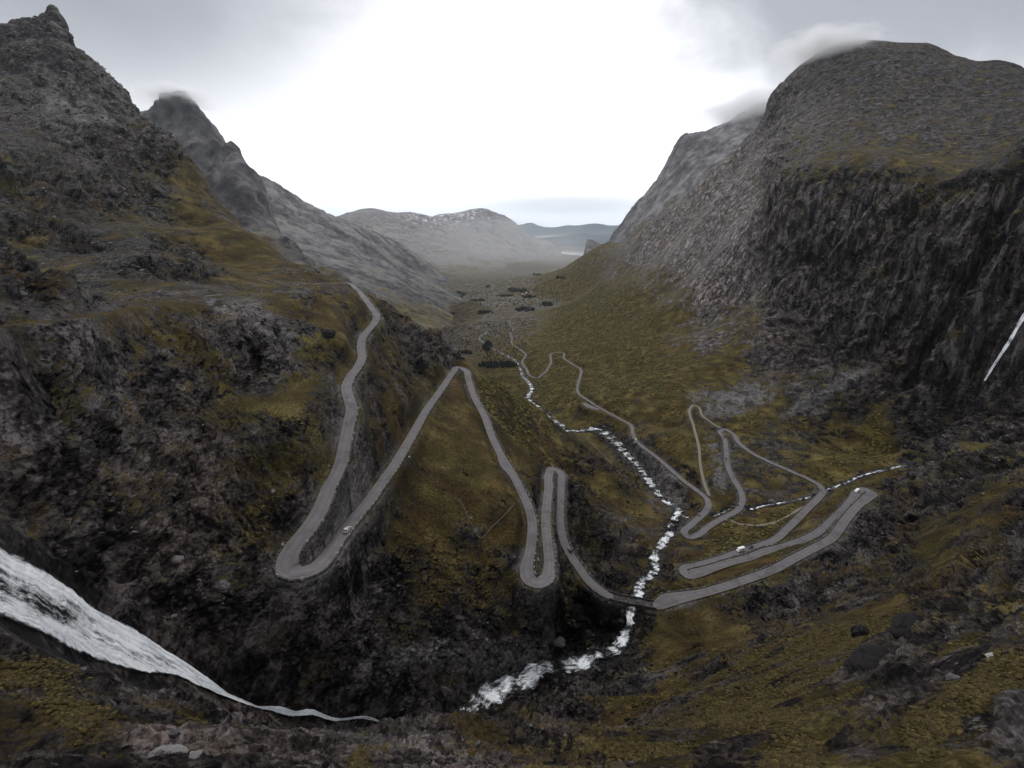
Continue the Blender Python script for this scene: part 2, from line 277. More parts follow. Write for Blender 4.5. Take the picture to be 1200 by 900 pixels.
# ------------------------------------------------------------------ line distance fields (1 m raster)
RX0, RX1, RY0, RY1 = -320, 640, 20, 2100
def raster(lines, rad):
    D = np.full((RX1 - RX0, RY1 - RY0), 99, f32); Zr = np.zeros_like(D); Hw = np.zeros_like(D)
    o = np.arange(-rad, rad + 1); ox, oy = np.meshgrid(o, o, indexing='ij'); ox = ox.ravel(); oy = oy.ravel()
    for p, w in lines:
        m = (p[:, 0] > RX0 + rad + 2) & (p[:, 0] < RX1 - rad - 2) & (p[:, 1] > RY0 + rad + 2) & (p[:, 1] < RY1 - rad - 2)
        p = p[m]; w = w[m]
        for k in range(len(p)):
            ix = int(p[k, 0]) - RX0 + ox; iy = int(p[k, 1]) - RY0 + oy
            d = np.hypot(ix + RX0 - p[k, 0], iy + RY0 - p[k, 1]) - w[k] / 2
            b = d < D[ix, iy]
            D[ix[b], iy[b]] = d[b]; Zr[ix[b], iy[b]] = p[k, 2]; Hw[ix[b], iy[b]] = w[k] / 2
    return D, Zr, Hw
def samp(M, x, y):
    a = np.clip(x - RX0, 0, RX1 - RX0 - 1.001); b = np.clip(y - RY0, 0, RY1 - RY0 - 1.001)
    i = a.astype(int); j = b.astype(int); a = a - i; b = b - j
    return M[i, j]*(1-a)*(1-b) + M[i+1, j]*a*(1-b) + M[i, j+1]*(1-a)*b + M[i+1, j+1]*a*b
def samp_n(M, x, y):
    i = np.clip(np.rint(x - RX0).astype(int), 0, RX1 - RX0 - 1); j = np.clip(np.rint(y - RY0).astype(int), 0, RY1 - RY0 - 1)
    return M[i, j]
road_p, road_w = densify(rp, rw, 1.0)
track_p, track_w = densify(tp_, tw, 1.0)
river_p, river_w = densify(vp, vw, 1.0)
brook_p, brook_w = densify(bp_, bw, 1.0)
LAYBY = [(684,472,-277.7,8),(692,477,None,11),(702,480,-277.5,7)]
lp_, lw = solve_line(LAYBY, 8); lay_p, lay_w = densify(lp_, lw, 1.0)
rdist = np.min(np.hypot(road_p[:, None, 0] - river_p[None, ::2, 0], road_p[:, None, 1] - river_p[None, ::2, 1]), axis=1)
span = (rdist < 8.5) & (road_p[:, 1] < 300)             # road carried by the bridge, not by the ground
near = (road_p[:, 1] < 1900) & ~span
RD, RZ, RH = raster([(road_p[near], road_w[near]), (track_p, track_w), (lay_p, lay_w)], 14)
nr = river_p[:, 1] < 1900
VD, VZ, VH = raster([(river_p[nr], river_w[nr]), (brook_p, brook_w)], 14)
print('raster', time.time() - T0)

# ------------------------------------------------------------------ mesh helpers
def grid_mesh(name, V, R, C, attrs=None, mat=None, flip=False):
    me = bpy.data.meshes.new(name)
    me.vertices.add(R * C); me.vertices.foreach_set('co', V.astype(f32).ravel())
    a = (np.arange(R - 1)[:, None] * C + np.arange(C - 1)[None]).ravel()
    q = np.stack([a, a + 1, a + C + 1, a + C], -1) if not flip else np.stack([a, a + C, a + C + 1, a + 1], -1)
    me.loops.add(q.size); me.loops.foreach_set('vertex_index', q.ravel().astype(np.int32))
    me.polygons.add(len(q)); me.polygons.foreach_set('loop_start', (np.arange(len(q)) * 4).astype(np.int32))
    me.polygons.foreach_set('use_smooth', np.ones(len(q), bool))
    for k, vals in (attrs or {}).items():
        at = me.attributes.new(k, 'FLOAT_COLOR', 'POINT'); at.data.foreach_set('color', vals.astype(f32).ravel())
    me.update(calc_edges=True)
    o = bpy.data.objects.new(name, me); col.objects.link(o)
    if mat: me.materials.append(mat)
    return o

def soup(name, V, Fc, mat, sm=False, parent=None, vcol=None):
    """mesh from vertices and equal-length faces"""
    me = bpy.data.meshes.new(name); Fc = np.asarray(Fc); V = np.asarray(V)
    n = Fc.shape[1]
    me.vertices.add(len(V)); me.vertices.foreach_set('co', V.astype(f32).ravel())
    me.loops.add(Fc.size); me.loops.foreach_set('vertex_index', Fc.ravel().astype(np.int32))
    me.polygons.add(len(Fc)); me.polygons.foreach_set('loop_start', (np.arange(len(Fc)) * n).astype(np.int32))
    me.polygons.foreach_set('use_smooth', np.full(len(Fc), sm))
    if vcol is not None:
        at = me.attributes.new('tint', 'FLOAT_COLOR', 'POINT'); at.data.foreach_set('color', np.asarray(vcol, f32).ravel())
    me.update(calc_edges=True)
    if isinstance(mat, list):
        for m_ in mat: me.materials.append(m_)
    elif mat: me.materials.append(mat)
    o = bpy.data.objects.new(name, me); col.objects.link(o)
    if parent: o.parent = parent
    return o

def setk(o, kind):
    o['kind'] = kind; return o
def tag(o, label, cat, group=None):
    o['label'] = label; o['category'] = cat
    if group: o['group'] = group
    return o


# ------------------------------------------------------------------ materials
class NT_:
    def __init__(s, name):
        s.m = bpy.data.materials.new(name); s.m.use_nodes = True; s.t = s.m.node_tree; s.t.nodes.clear()
        s.out = s.n('ShaderNodeOutputMaterial')
    def n(s, kind, **kw):
        d = s.t.nodes.new(kind)
        for k, v in kw.items():
            if k.startswith('i_'):
                d.inputs[k[2:].replace('_', ' ')].default_value = v
            else: setattr(d, k, v)
        return d
    def l(s, a, b): s.t.links.new(a, b)
    def val(s, sock, x):
        if isinstance(x, (int, float)): sock.default_value = x
        elif isinstance(x, tuple): sock.default_value = x if len(x) == 4 or sock.type == 'VECTOR' else x + (1,)
        else: s.l(x, sock)
    def math(s, op, a, b=0.0, c=0.0, clamp=False):
        d = s.n('ShaderNodeMath', operation=op, use_clamp=clamp)
        s.val(d.inputs[0], a); s.val(d.inputs[1], b); s.val(d.inputs[2], c); return d.outputs[0]
    def mix(s, f, a, b):
        d = s.n('ShaderNodeMix', data_type='RGBA'); s.val(d.inputs[0], f); s.val(d.inputs[6], a); s.val(d.inputs[7], b); return d.outputs[2]
    def mul(s, f, a, b):
        d = s.n('ShaderNodeMix', data_type='RGBA', blend_type='MULTIPLY'); s.val(d.inputs[0], f); s.val(d.inputs[6], a); s.val(d.inputs[7], b); return d.outputs[2]
    def noise(s, vec, scale, detail=4.0, rough=.55, dist=0.0, out='Fac'):
        d = s.n('ShaderNodeTexNoise'); s.l(vec, d.inputs['Vector']); d.inputs['Scale'].default_value = scale; d.inputs['Detail'].default_value = detail
        d.inputs['Roughness'].default_value = rough; d.inputs['Distortion'].default_value = dist; return d.outputs[out]
    def vor(s, vec, scale, feature='F1', rnd=1.0, out='Distance'):
        d = s.n('ShaderNodeTexVoronoi', feature=feature); s.l(vec, d.inputs['Vector']); d.inputs['Scale'].default_value = scale; d.inputs['Randomness'].default_value = rnd; return d.outputs[out]
    def ss(s, x, a, b, o0=0.0, o1=1.0):
        d = s.n('ShaderNodeMapRange', interpolation_type='SMOOTHSTEP'); s.val(d.inputs[0], x); d.inputs[1].default_value = a; d.inputs[2].default_value = b
        d.inputs[3].default_value = o0; d.inputs[4].default_value = o1; return d.outputs[0]
    def ramp(s, x, stops):
        d = s.n('ShaderNodeValToRGB'); e = d.color_ramp.elements
        while len(e) < len(stops): e.new(.5)
        for k, (p_, c) in enumerate(stops): e[k].position = p_; e[k].color = c + (1,) if len(c) == 3 else c
        s.val(d.inputs[0], x); return d.outputs[0]
    def mapping(s, vec, scale=(1, 1, 1), rot=(0, 0, 0)):
        d = s.n('ShaderNodeMapping'); s.l(vec, d.inputs[0]); d.inputs['Scale'].default_value = scale; d.inputs['Rotation'].default_value = rot; return d.outputs[0]
    def bsdf(s, color, rough=.85, normal=None, spec=.3, alpha=None):
        d = s.n('ShaderNodeBsdfPrincipled'); s.val(d.inputs['Base Color'], color); s.val(d.inputs['Roughness'], rough); d.inputs['Specular IOR Level'].default_value = spec
        if normal is not None: s.l(normal, d.inputs['Normal'])
        if alpha is not None: s.val(d.inputs['Alpha'], alpha)
        s.l(d.outputs[0], s.out.inputs[0]); return d
    def bump(s, h, dist, strength=1.0, normal=None):
        d = s.n('ShaderNodeBump'); s.val(d.inputs['Height'], h); d.inputs['Distance'].default_value = dist; d.inputs['Strength'].default_value = strength
        if normal is not None: s.l(normal, d.inputs['Normal'])
        return d.outputs[0]
    def pos(s): return s.n('ShaderNodeNewGeometry').outputs['Position']
    def attr(s, name):
        d = s.n('ShaderNodeAttribute', attribute_name=name); sp = s.n('ShaderNodeSeparateColor'); s.l(d.outputs['Color'], sp.inputs[0])
        return sp.outputs[0], sp.outputs[1], sp.outputs[2], d.outputs['Alpha']

def ground_material():
    s = NT_('ground_rock_and_moss'); p = s.pos()
    moss, tone, pale, cliff = s.attr('surf')
    nz = s.n('ShaderNodeSeparateXYZ'); s.l(s.n('ShaderNodeNewGeometry').outputs['True Normal'], nz.inputs[0]); nz = nz.outputs[2]
    big = s.noise(p, .012, 9, .62)
    mid = s.noise(p, .09, 9, .65)
    fine = s.noise(p, .7, 7, .7)
    # rock: dark schist, mottled by lichen and iron, with thin pale veins
    pv_ = s.mapping(p, (1, 1, .22))
    streak = s.noise(pv_, .11, 8, .65)
    streak = s.math('ADD', s.math('MULTIPLY', s.math('SUBTRACT', streak, .5), 1.5), .49)
    str2 = s.mix(cliff, mid, streak)
    # broken blocks: every block has its own tone and its own tilt
    vm = s.n('ShaderNodeMix', data_type='VECTOR'); s.l(cliff, vm.inputs[0]); s.l(s.mapping(p, (1, 1, 1.7), (.5, .35, 0)), vm.inputs[4]); s.l(s.mapping(p, (1, 1, .22)), vm.inputs[5])
    wv = s.n('ShaderNodeVectorMath', operation='SCALE'); wv.inputs['Scale'].default_value = 1.6
    ctr = s.n('ShaderNodeVectorMath', operation='SUBTRACT'); s.l(s.noise(p, .35, 5, .65, 0, 'Color'), ctr.inputs[0]); ctr.inputs[1].default_value = (.5, .5, .5); s.l(ctr.outputs[0], wv.inputs[0])
    vq = s.n('ShaderNodeVectorMath', operation='ADD'); s.l(vm.outputs[1], vq.inputs[0]); s.l(wv.outputs[0], vq.inputs[1]); vq = vq.outputs[0]
    cells = [s.vor(vq, sc_, 'F1', 1.0, 'Color') for sc_ in (.075, .26, .85)]
    tones = []
    for c_ in cells:
        sp_ = s.n('ShaderNodeSeparateColor'); s.l(c_, sp_.inputs[0]); tones.append(sp_.outputs[0])
    cell = s.math('ADD', s.math('ADD', s.math('MULTIPLY', tones[0], .30), s.math('MULTIPLY', tones[1], .38)), s.math('MULTIPLY', tones[2], .32))
    k = s.math('ADD', s.math('MULTIPLY', str2, .55), s.math('MULTIPLY', fine, .45))
    k = s.math('ADD', k, s.math('MULTIPLY', s.math('SUBTRACT', cell, .5), .17))
    c0 = s.n('ShaderNodeVectorMath', operation='SCALE'); s.l(cells[0], c0.inputs[0]); c0.inputs['Scale'].default_value = .55
    tl = s.n('ShaderNodeVectorMath', operation='ADD'); s.l(c0.outputs[0], tl.inputs[0]); s.l(cells[1], tl.inputs[1])
    t2 = s.n('ShaderNodeVectorMath', operation='ADD'); s.l(tl.outputs[0], t2.inputs[0]); s.l(cells[2], t2.inputs[1])
    t3 = s.n('ShaderNodeVectorMath', operation='SUBTRACT'); s.l(t2.outputs[0], t3.inputs[0]); t3.inputs[1].default_value = (1.275, 1.275, 1.275)
    tilt = t3.outputs[0]
    rock = s.ramp(k, [(.42, (.006, .005, .0054)), (.475, (.028, .0238, .0232)), (.53, (.070, .0605, .0595)), (.595, (.20, .182, .180))])
    rust = s.ss(big, .5, .66)
    rock = s.mix(s.math('MULTIPLY', rust, .35), rock, s.mul(1.0, rock, (1.25, .95, .72)))
    lich = s.ss(s.noise(p, .33, 6, .75), .60, .68)
    rock = s.mix(s.math('MULTIPLY', lich, .55), rock, (.22, .215, .21))
    tn = s.n('ShaderNodeCombineColor')
    for i in range(3): s.l(tone, tn.inputs[i])
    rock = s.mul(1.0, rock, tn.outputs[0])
    # loose pale stone
    stone = s.mix(fine, (.07, .066, .066), (.21, .20, .198))
    rock = s.mix(pale, rock, stone)
    # moss, heath and dry grass
    gm = s.noise(p, .05, 8, .6); g2 = s.noise(p, .9, 6, .7)
    k2 = s.math('ADD', s.math('MULTIPLY', gm, .5), s.math('MULTIPLY', g2, .5))
    grass = s.ramp(k2, [(.37, (.012, .009, .0055)), (.46, (.036, .0262, .0105)), (.53, (.064, .048, .0175)), (.62, (.145, .110, .046))])
    olive = s.math('MAXIMUM', s.ss(s.noise(p, .02, 5, .6), .45, .62), s.attr('extra')[0])
    grass = s.mix(s.math('MULTIPLY', olive, .5), grass, s.mul(1.0, grass, (.80, .98, .85)))
    rdn = s.ss(s.noise(p, .035, 5, .6), .52, .66)
    grass = s.mix(s.math('MULTIPLY', rdn, .6), grass, s.mul(1.0, grass, (.95, .74, .75)))
    grass = s.mix(s.attr('extra')[0], grass, s.mul(1.0, grass, (1.26, 1.22, 1.15)))
    edge = s.math('ADD', s.math('MULTIPLY', mid, 1.1), s.math('MULTIPLY', fine, .9))
    edge = s.math('ADD', edge, s.math('MULTIPLY', s.noise(p, .03, 4, .5), .8))       # mean 1.4
    fac = s.math('ADD', s.math('MULTIPLY', s.math('SUBTRACT', edge, 1.4), 2.4), s.math('SUBTRACT', moss, .5))
    fac = s.math('ADD', fac, s.math('MULTIPLY', s.math('SUBTRACT', nz, .62), .55))
    fac = s.ss(fac, -.12, .14)
    c = s.mix(fac, rock, grass)
    rough = s.mix(fac, (.62,)*3, (.95,)*3)
    hr = s.math('ADD', s.math('MULTIPLY', s.noise(p, .5, 9, .72), 1.0), s.math('MULTIPLY', s.vor(p, .8, 'F1'), .25))
    hg = s.noise(p, 1.6, 6, .7)
    h = s.mix(fac, hr, hg)
    ts = s.n('ShaderNodeVectorMath', operation='SCALE'); s.l(tilt, ts.inputs[0]); s.l(s.math('MULTIPLY', s.math('SUBTRACT', 1.0, fac), .95), ts.inputs['Scale'])
    ta = s.n('ShaderNodeVectorMath', operation='ADD'); s.l(s.n('ShaderNodeNewGeometry').outputs['Normal'], ta.inputs[0]); s.l(ts.outputs[0], ta.inputs[1])
    tn_ = s.n('ShaderNodeVectorMath', operation='NORMALIZE'); s.l(ta.outputs[0], tn_.inputs[0])
    n1 = s.bump(h, 1.0, .8, tn_.outputs[0])
    sp = s.bsdf(c, .8, n1, .08); s.l(rough, sp.inputs['Roughness'])
    return s.m
M_GROUND = ground_material()

def mountain_material(soft=0.0):
    s = NT_('far_mountain_rock'); p = s.pos()
    moss, tone, pale, snow = s.attr('surf')
    q = s.mapping(p, (1, 1, .22))
    a = s.noise(q, .005, 7, .62); b = s.noise(p, .018, 5, .6)
    k = s.math('ADD', s.math('MULTIPLY', a, .55), s.math('MULTIPLY', b, .45))
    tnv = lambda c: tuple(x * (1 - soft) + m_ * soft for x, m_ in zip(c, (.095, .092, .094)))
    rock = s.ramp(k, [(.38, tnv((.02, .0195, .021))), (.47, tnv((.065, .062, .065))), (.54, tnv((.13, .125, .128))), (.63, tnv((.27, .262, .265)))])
    tn = s.n('ShaderNodeCombineColor')
    for i in range(3): s.l(tone, tn.inputs[i])
    rock = s.mul(1.0, rock, tn.outputs[0])
    grass = s.ramp(b, [(.3, (.03, .025, .012)), (.5, (.075, .06, .03)), (.7, (.14, .115, .06))])
    fac = s.ss(s.math('ADD', s.math('MULTIPLY', s.math('SUBTRACT', k, .5), 2.5), s.math('SUBTRACT', moss, .5)), -.15, .15)
    c = s.mix(fac, rock, grass)
    # dusting of snow on the high ground, thin pale gully streaks
    sn = s.ss(s.math('ADD', s.math('MULTIPLY', s.math('SUBTRACT', b, .5), 1.4), s.math('SUBTRACT', snow, .5)), -.1, .25)
    c = s.mix(sn, c, (.62, .63, .66))
    c = s.mix(pale, c, (.34, .33, .325))
    s.bsdf(c, .9, s.bump(s.math('ADD', b, a), 16, 1.0), .15)
    return s.m
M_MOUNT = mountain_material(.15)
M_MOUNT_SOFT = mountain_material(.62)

def road_material():
    s = NT_('worn_asphalt'); p = s.pos(); at = s.n('ShaderNodeAttribute', attribute_name='foam'); sp = s.n('ShaderNodeSeparateColor'); s.l(at.outputs['Color'], sp.inputs[0]); acr = sp.outputs[0]
    n = s.noise(p, .25, 6, .6); f = s.noise(p, 3, 4, .6)
    c = s.ramp(s.math('ADD', s.math('MULTIPLY', n, .6), s.math('MULTIPLY', f, .4)), [(.35, (.105, .098, .102)), (.65, (.165, .155, .160))])
    tr = s.math('MULTIPLY', s.ss(s.math('ABSOLUTE', s.math('SUBTRACT', acr, .45)), .22, .05), s.ss(n, .35, .6, .3, 1.0))
    c = s.mul(s.math('MULTIPLY', tr, .8), c, (.80, .80, .80))
    pt = s.ss(s.noise(p, .09, 3, .5), .57, .60); c = s.mul(s.math('MULTIPLY', pt, .7), c, (.72, .72, .73))
    vg = s.ss(s.math('ADD', acr, s.math('MULTIPLY', s.math('SUBTRACT', s.noise(p, .8, 5, .7), .5), .9)), .80, .98)
    c = s.mix(vg, c, s.mix(f, (.07, .062, .052), (.17, .155, .14)))
    s.bsdf(c, .85, s.bump(f, .02, .5), .15); return s.m
M_ROAD = road_material()
def simple(name, c, rough=.6, var=.25, scale=1.5, spec=.3, metal=0.0, bump=.02):
    s = NT_(name); p = s.n('ShaderNodeTexCoord').outputs['Object']
    n = s.noise(p, scale, 6, .65)
    col_ = s.mix(n, tuple(x * (1 - var) for x in c), tuple(min(1, x * (1 + var)) for x in c))
    b = s.bsdf(col_, rough, s.bump(n, bump, .6) if bump else None, spec); b.inputs['Metallic'].default_value = metal
    return s.m

def foam_material(name, along, thr, soft, gap):
    """white water over dark water: uv.x runs along the flow, uv.y across"""
    s = NT_(name); uv = s.n('ShaderNodeUVMap', uv_map='flow').outputs[0]
    q = s.mapping(uv, (along, 1, 1)); p = s.pos()
    n = s.noise(q, .75, 8, .68, .35); n2 = s.noise(p, .12, 4, .6); n3 = s.noise(p, 1.3, 6, .7)
    k = s.math('ADD', s.math('ADD', s.math('MULTIPLY', n, .55), s.math('MULTIPLY', n2, .45)), s.math('MULTIPLY', s.math('SUBTRACT', n3, .5), .16))
    at = s.n('ShaderNodeAttribute', attribute_name='foam'); sp = s.n('ShaderNodeSeparateColor'); s.l(at.outputs['Color'], sp.inputs[0])
    k = s.math('ADD', k, s.math('SUBTRACT', sp.outputs[0], .5))
    foam = s.ss(k, thr - soft, thr + soft)
    white = s.ramp(s.math('ADD', s.math('MULTIPLY', n, .7), s.math('MULTIPLY', n3, .3)), [(.36, (.34, .37, .40)), (.48, (.66, .69, .72)), (.6, (.86, .88, .90))])
    bs = s.n('ShaderNodeBsdfPrincipled'); s.l(white, bs.inputs['Base Color']); bs.inputs['Roughness'].default_value = .7
    bs.inputs['Specular IOR Level'].default_value = .2
    s.l(s.bump(s.math('ADD', n, s.math('MULTIPLY', n3, .5)), .8, .8), bs.inputs['Normal'])
    wt = s.n('ShaderNodeBsdfPrincipled'); wt.inputs['Base Color'].default_value = (.012, .016, .018, 1); wt.inputs['Roughness'].default_value = .12
    s.l(s.bump(n3, .25, .8), wt.inputs['Normal'])
    mx = s.n('ShaderNodeMixShader'); s.l(foam, mx.inputs[0]); s.l(wt.outputs[0], mx.inputs[1]); s.l(bs.outputs[0], mx.inputs[2])
    if gap > 0:      # wet rock shows between the strands
        tr = s.n('ShaderNodeBsdfTransparent'); m2 = s.n('ShaderNodeMixShader')
        s.l(s.ss(k, thr - soft - gap, thr - soft * .2), m2.inputs[0]); s.l(tr.outputs[0], m2.inputs[1]); s.l(mx.outputs[0], m2.inputs[2]); mx = m2
    s.l(mx.outputs[0], s.out.inputs[0]); return s.m
M_FALL = foam_material('falling_white_water', .10, .40, .09, .14)
M_RIVER = foam_material('rapid_white_water', .35, .50, .10, .10)
M_BROOK = foam_material('brook_water', .3, .52, .06, .12)
def lake_material():
    s = NT_('calm_fjord_water'); p = s.pos()
    b = s.bsdf((.02, .03, .035), .12, s.bump(s.noise(p, .05, 4), .4, .25), .5); return s.m
M_LAKE = lake_material()

# ------------------------------------------------------------------ the ground
import os
Q = float(os.environ.get('SCENE_Q', '1.0'))
C_, R_ = int(1200 * Q), int(2000 * Q)
thf = np.linspace(TH0, TH1, C_)
NSF = 2600
sf = np.linspace(S0, S1, NSF)
At = cubic_matrix(NT, (thf - TH0) / (TH1 - TH0) * (NT - 1)); As = cubic_matrix(NS, (sf - S0) / (S1 - S0) * (NS - 1))
TF = At @ TT @ As.T                                     # C x NSF
phi = np.arctan(TF)
dphi = np.abs(np.diff(phi, axis=1)); ds = sf[1] - sf[0]
run = np.maximum.accumulate(phi, axis=1)
vis = (phi[:, 1:] >= run[:, 1:] - .01)
rm_ = np.exp(sf[1:])
wrow = dphi * np.where(vis, 1.0, .4) + ds * np.where(rm_ < 2500, .10, .03)
wrow[:, sf[1:] < math.log(28)] *= .25
# even out the row density between neighbouring columns
ker = np.hanning(61); ker /= ker.sum()
pad = np.pad(wrow, ((30, 30), (0, 0)), mode='edge')
wrow = sum(ker[k] * pad[k:k + C_] for k in range(61))
cw = np.concatenate([np.zeros((C_, 1)), np.cumsum(wrow, 1)], 1); cw /= cw[:, -1:]
ur = np.linspace(0, 1, R_)
S = np.empty((R_, C_)); T = np.empty((R_, C_))
for c in range(C_):
    S[:, c] = np.interp(ur, cw[c], sf); T[:, c] = np.interp(S[:, c], sf, TF[c])
Rr = np.exp(S)
V = np.stack([Rr * np.sin(thf)[None], Rr * np.cos(thf)[None], T * Rr], -1)
def normals(V):
    a = np.gradient(V, axis=1); b = np.gradient(V, axis=0)
    n = np.cross(a, b); n /= np.linalg.norm(n, axis=-1, keepdims=True) + 1e-9
    return n
Nn = normals(V)
slope = np.sqrt(np.maximum(0, 1 - Nn[..., 2] ** 2)) / np.maximum(Nn[..., 2], .05)
U2, V2, Z2 = project(V)
inview = Z2 > 1
U2 = np.where(inview, U2, 600); V2 = np.where(inview, V2, 960)
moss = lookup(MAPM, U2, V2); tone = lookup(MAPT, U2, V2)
print('grid', time.time() - T0)

px, py = V[..., 0].ravel(), V[..., 1].ravel()
inr = (px > RX0 + 2) & (px < RX1 - 2) & (py > RY0 + 2) & (py < RY1 - 2)
rd = np.where(inr, samp(RD, px, py), 99).reshape(R_, C_); vd = np.where(inr, samp(VD, px, py), 99).reshape(R_, C_)

# distance of each ground point from the big fall's sheet (in the fall's own plan outline)
fup = P(fu[:, 0], fu[:, 1], fu[:, 2]); flp = P(fl[:, 0], fl[:, 1], fl[:, 2])
def dens_line(p, n):
    s = np.concatenate([[0], np.cumsum(np.linalg.norm(np.diff(p, axis=0), axis=1))]); q = np.linspace(0, s[-1], n)
    return np.stack([np.interp(q, s, p[:, k]) for k in range(3)], -1)
fupd, flpd = dens_line(fup, 220), dens_line(flp, 220)
fmid = (fupd + flpd) / 2; fhw = np.linalg.norm((fupd - flpd)[:, :2], axis=1) / 2
frp, frw = densify(P(fr[:, 0], fr[:, 1], fr[:, 2]), fr[:, 3], 1.0)
FD, _, _ = raster([(fmid, fhw * 2), (frp, frw)], 22)
fd = np.where(inr, samp(FD, px, py), 99).reshape(R_, C_)

# roughness: craggy where bare, smooth in grass and on the valley floor; nothing under roads and water
flat = smooth(.12, .55, slope)
fgnd = 1 - smooth(90, 150, Rr)
summit = smooth(880, 940, U2) * smooth(215, 185, V2)
leftpk = smooth(260, 150, U2) * smooth(190, 110, V2)
flank = smooth(660, 720, U2) * smooth(930, 870, U2) * smooth(440, 400, V2)
roughk = (.22 + .78 * smooth(.75, .15, moss)) * (.06 + .94 * flat) * (1 - .25 * fgnd) * (1 - .72 * summit) * (1 - .4 * leftpk) * (1 - .82 * flank)
near_line = smooth(.8, 5.5, rd) * (.25 + .75 * smooth(.5, 6, vd)) * (.12 + .88 * smooth(0, 13, fd))
right = smooth(860, 930, U2) * smooth(520, 440, V2) * smooth(180, 215, V2)
cliffm = smooth(.75, 1.4, slope) * right
leftm = smooth(520, 360, U2) * smooth(700, 560, V2)

# direction in which the beds of the left slope dip
da = P(62, 8, 1350) - P(330, 299, 570); da /= np.linalg.norm(da)
flatP = V.reshape(-1, 3); Pn = flatP.copy()
DISP = np.zeros(R_ * C_, f32)
lat = np.zeros(R_ * C_, f32)
rr = Rr.ravel(); rk = (roughk * near_line).ravel(); cm = cliffm.ravel(); lm = leftm.ravel()
al = flatP @ da
Pl = flatP - np.outer(al * .62, da)                     # beds drawn out along the dip
Pc = flatP * np.array([1, 1, .5])
# slabs of the near ground, drawn out along their strike
dr = P(1190, 690, 112) - P(900, 860, 80); dr /= np.linalg.norm(dr)
dl = P(10, 760, 68) - P(330, 840, 128); dl /= np.linalg.norm(dl)
fgm = (1 - smooth(150, 260, Rr)).ravel() * (V2.ravel() > 560)
rfg = fgm * smooth(660, 760, U2).ravel(); lfg = fgm * smooth(460, 380, U2).ravel() * smooth(640, 700, (V2 - .28 * (U2 - 0) + 0)).ravel()
Pf = flatP - np.outer((flatP @ dr) * .72 * (rfg > .5), dr) - np.outer((flatP @ dl) * .72 * (lfg > .5), dl)
fgx = (rfg > .5) | (lfg > .5)
rfl = smooth(690, 880, U2).ravel() * smooth(1000, 880, U2).ravel() * smooth(430, 400, V2).ravel()
dr2 = P(900, 240, 1000) - P(720, 330, 2100); dr2 /= np.linalg.norm(dr2)
Pf = np.where((rfl > .5)[:, None], flatP - np.outer((flatP @ dr2) * .7, dr2), Pf)
band = np.zeros(R_ * C_, f32); jx = np.nonzero(fgx)[0]
sx = np.where((rfg[jx] > .5)[:, None], flatP[jx] - np.outer((flatP[jx] @ dr) * .86, dr), flatP[jx] - np.outer((flatP[jx] @ dl) * .86, dl))
band[jx] = gnoise(sx / 11.0 + 3.3, 140) + .55 * gnoise(sx / 4.6 + 9.1, 141) + .3 * gnoise(sx / 2.0 + 1.1, 142)
band *= np.maximum(rfg, lfg) * near_line.ravel()                      # fluting of the cliff
lams = [260, 140, 75, 40, 21, 11.5, 6.2, 3.4, 1.9, 1.0]
for k, lam in enumerate(lams):
    x = lam / rr
    w = smooth(.0035, .008, x) * (1 - smooth(.06, .11, x)) * rk * lam * (1 - .5 * cm)
    idx = np.nonzero(w > .012)[0]
    if not len(idx): continue
    base = np.where((cm[idx] > .5)[:, None], Pc[idx], np.where((lm[idx] > .5)[:, None], Pl[idx], Pf[idx]))
    n = gnoise(base / lam + 17.3 * k, k)
    rid = 1 - 2.2 * np.abs(n)                            # sharp ribs
    blk = np.abs(gnoise(base / (lam * 1.35) + 5.1 * k, k + 40))
    h = .58 * (rid - .45) + .55 * (n) - .5 * (blk - .2)
    DISP[idx] += (w[idx] * .15 * h).astype(f32)
    print('oct', lam, len(idx), round(time.time() - T0, 1))
for k, lam in enumerate([46, 24, 12.5, 6.5, 3.4, 1.8, .9]):
    x = lam / rr
    up_k = smooth(800, 350, rr)
    w = smooth(.006, .010, x) * (1 - smooth(.022 + .03 * up_k, .05 + .05 * up_k, x)) * rk * lam * (smooth(.05, .55, rk)) * (1 - .7 * cm)
    idx = np.nonzero(w > .02)[0]
    if not len(idx): continue
    base = np.where((cm[idx] > .5)[:, None], flatP[idx] * np.array([1, 1, .3]), np.where((lm[idx] > .5)[:, None], Pl[idx] * np.array([1, 1, 1.3]), Pf[idx]))
    wob = np.stack([gnoise(base / (lam * .7) + 31.7, 85), gnoise(base / (lam * .7) + 57.1, 86), gnoise(base / (lam * .7) + 71.9, 87)], -1)
    DISP[idx] += (w[idx] * .36 * facets(base / lam + .35 * wob, 20 + k)).astype(f32)
    print('facets', lam, len(idx), round(time.time() - T0, 1))
DISP *= (1 + .5 * cm)
# upright ribs and gullies of the big cliff
idx = np.nonzero(cm > .02)[0]
n = gnoise(flatP[idx] * np.array([1, 1, .2]) / 120, 120)
DISP[idx] += (cm[idx] * rk[idx] * 12 * (n - .3)).astype(f32)
for k, (lam, am_) in enumerate(((84, .20), (38, .24), (17, .26), (8, .22))):
    b_ = flatP[idx] * np.array([1, 1, .13]) / lam
    b_ = b_ + .22 * np.stack([gnoise(flatP[idx] / (lam * .8) + 11.1, 150), gnoise(flatP[idx] / (lam * .8) + 41.1, 151), gnoise(flatP[idx] / (lam * .8) + 77.1, 152)], -1)
    DISP[idx] += (cm[idx] * rk[idx] * lam * am_ * facets(b_, 124 + k) * smooth(.005, .010, lam / rr[idx])).astype(f32)
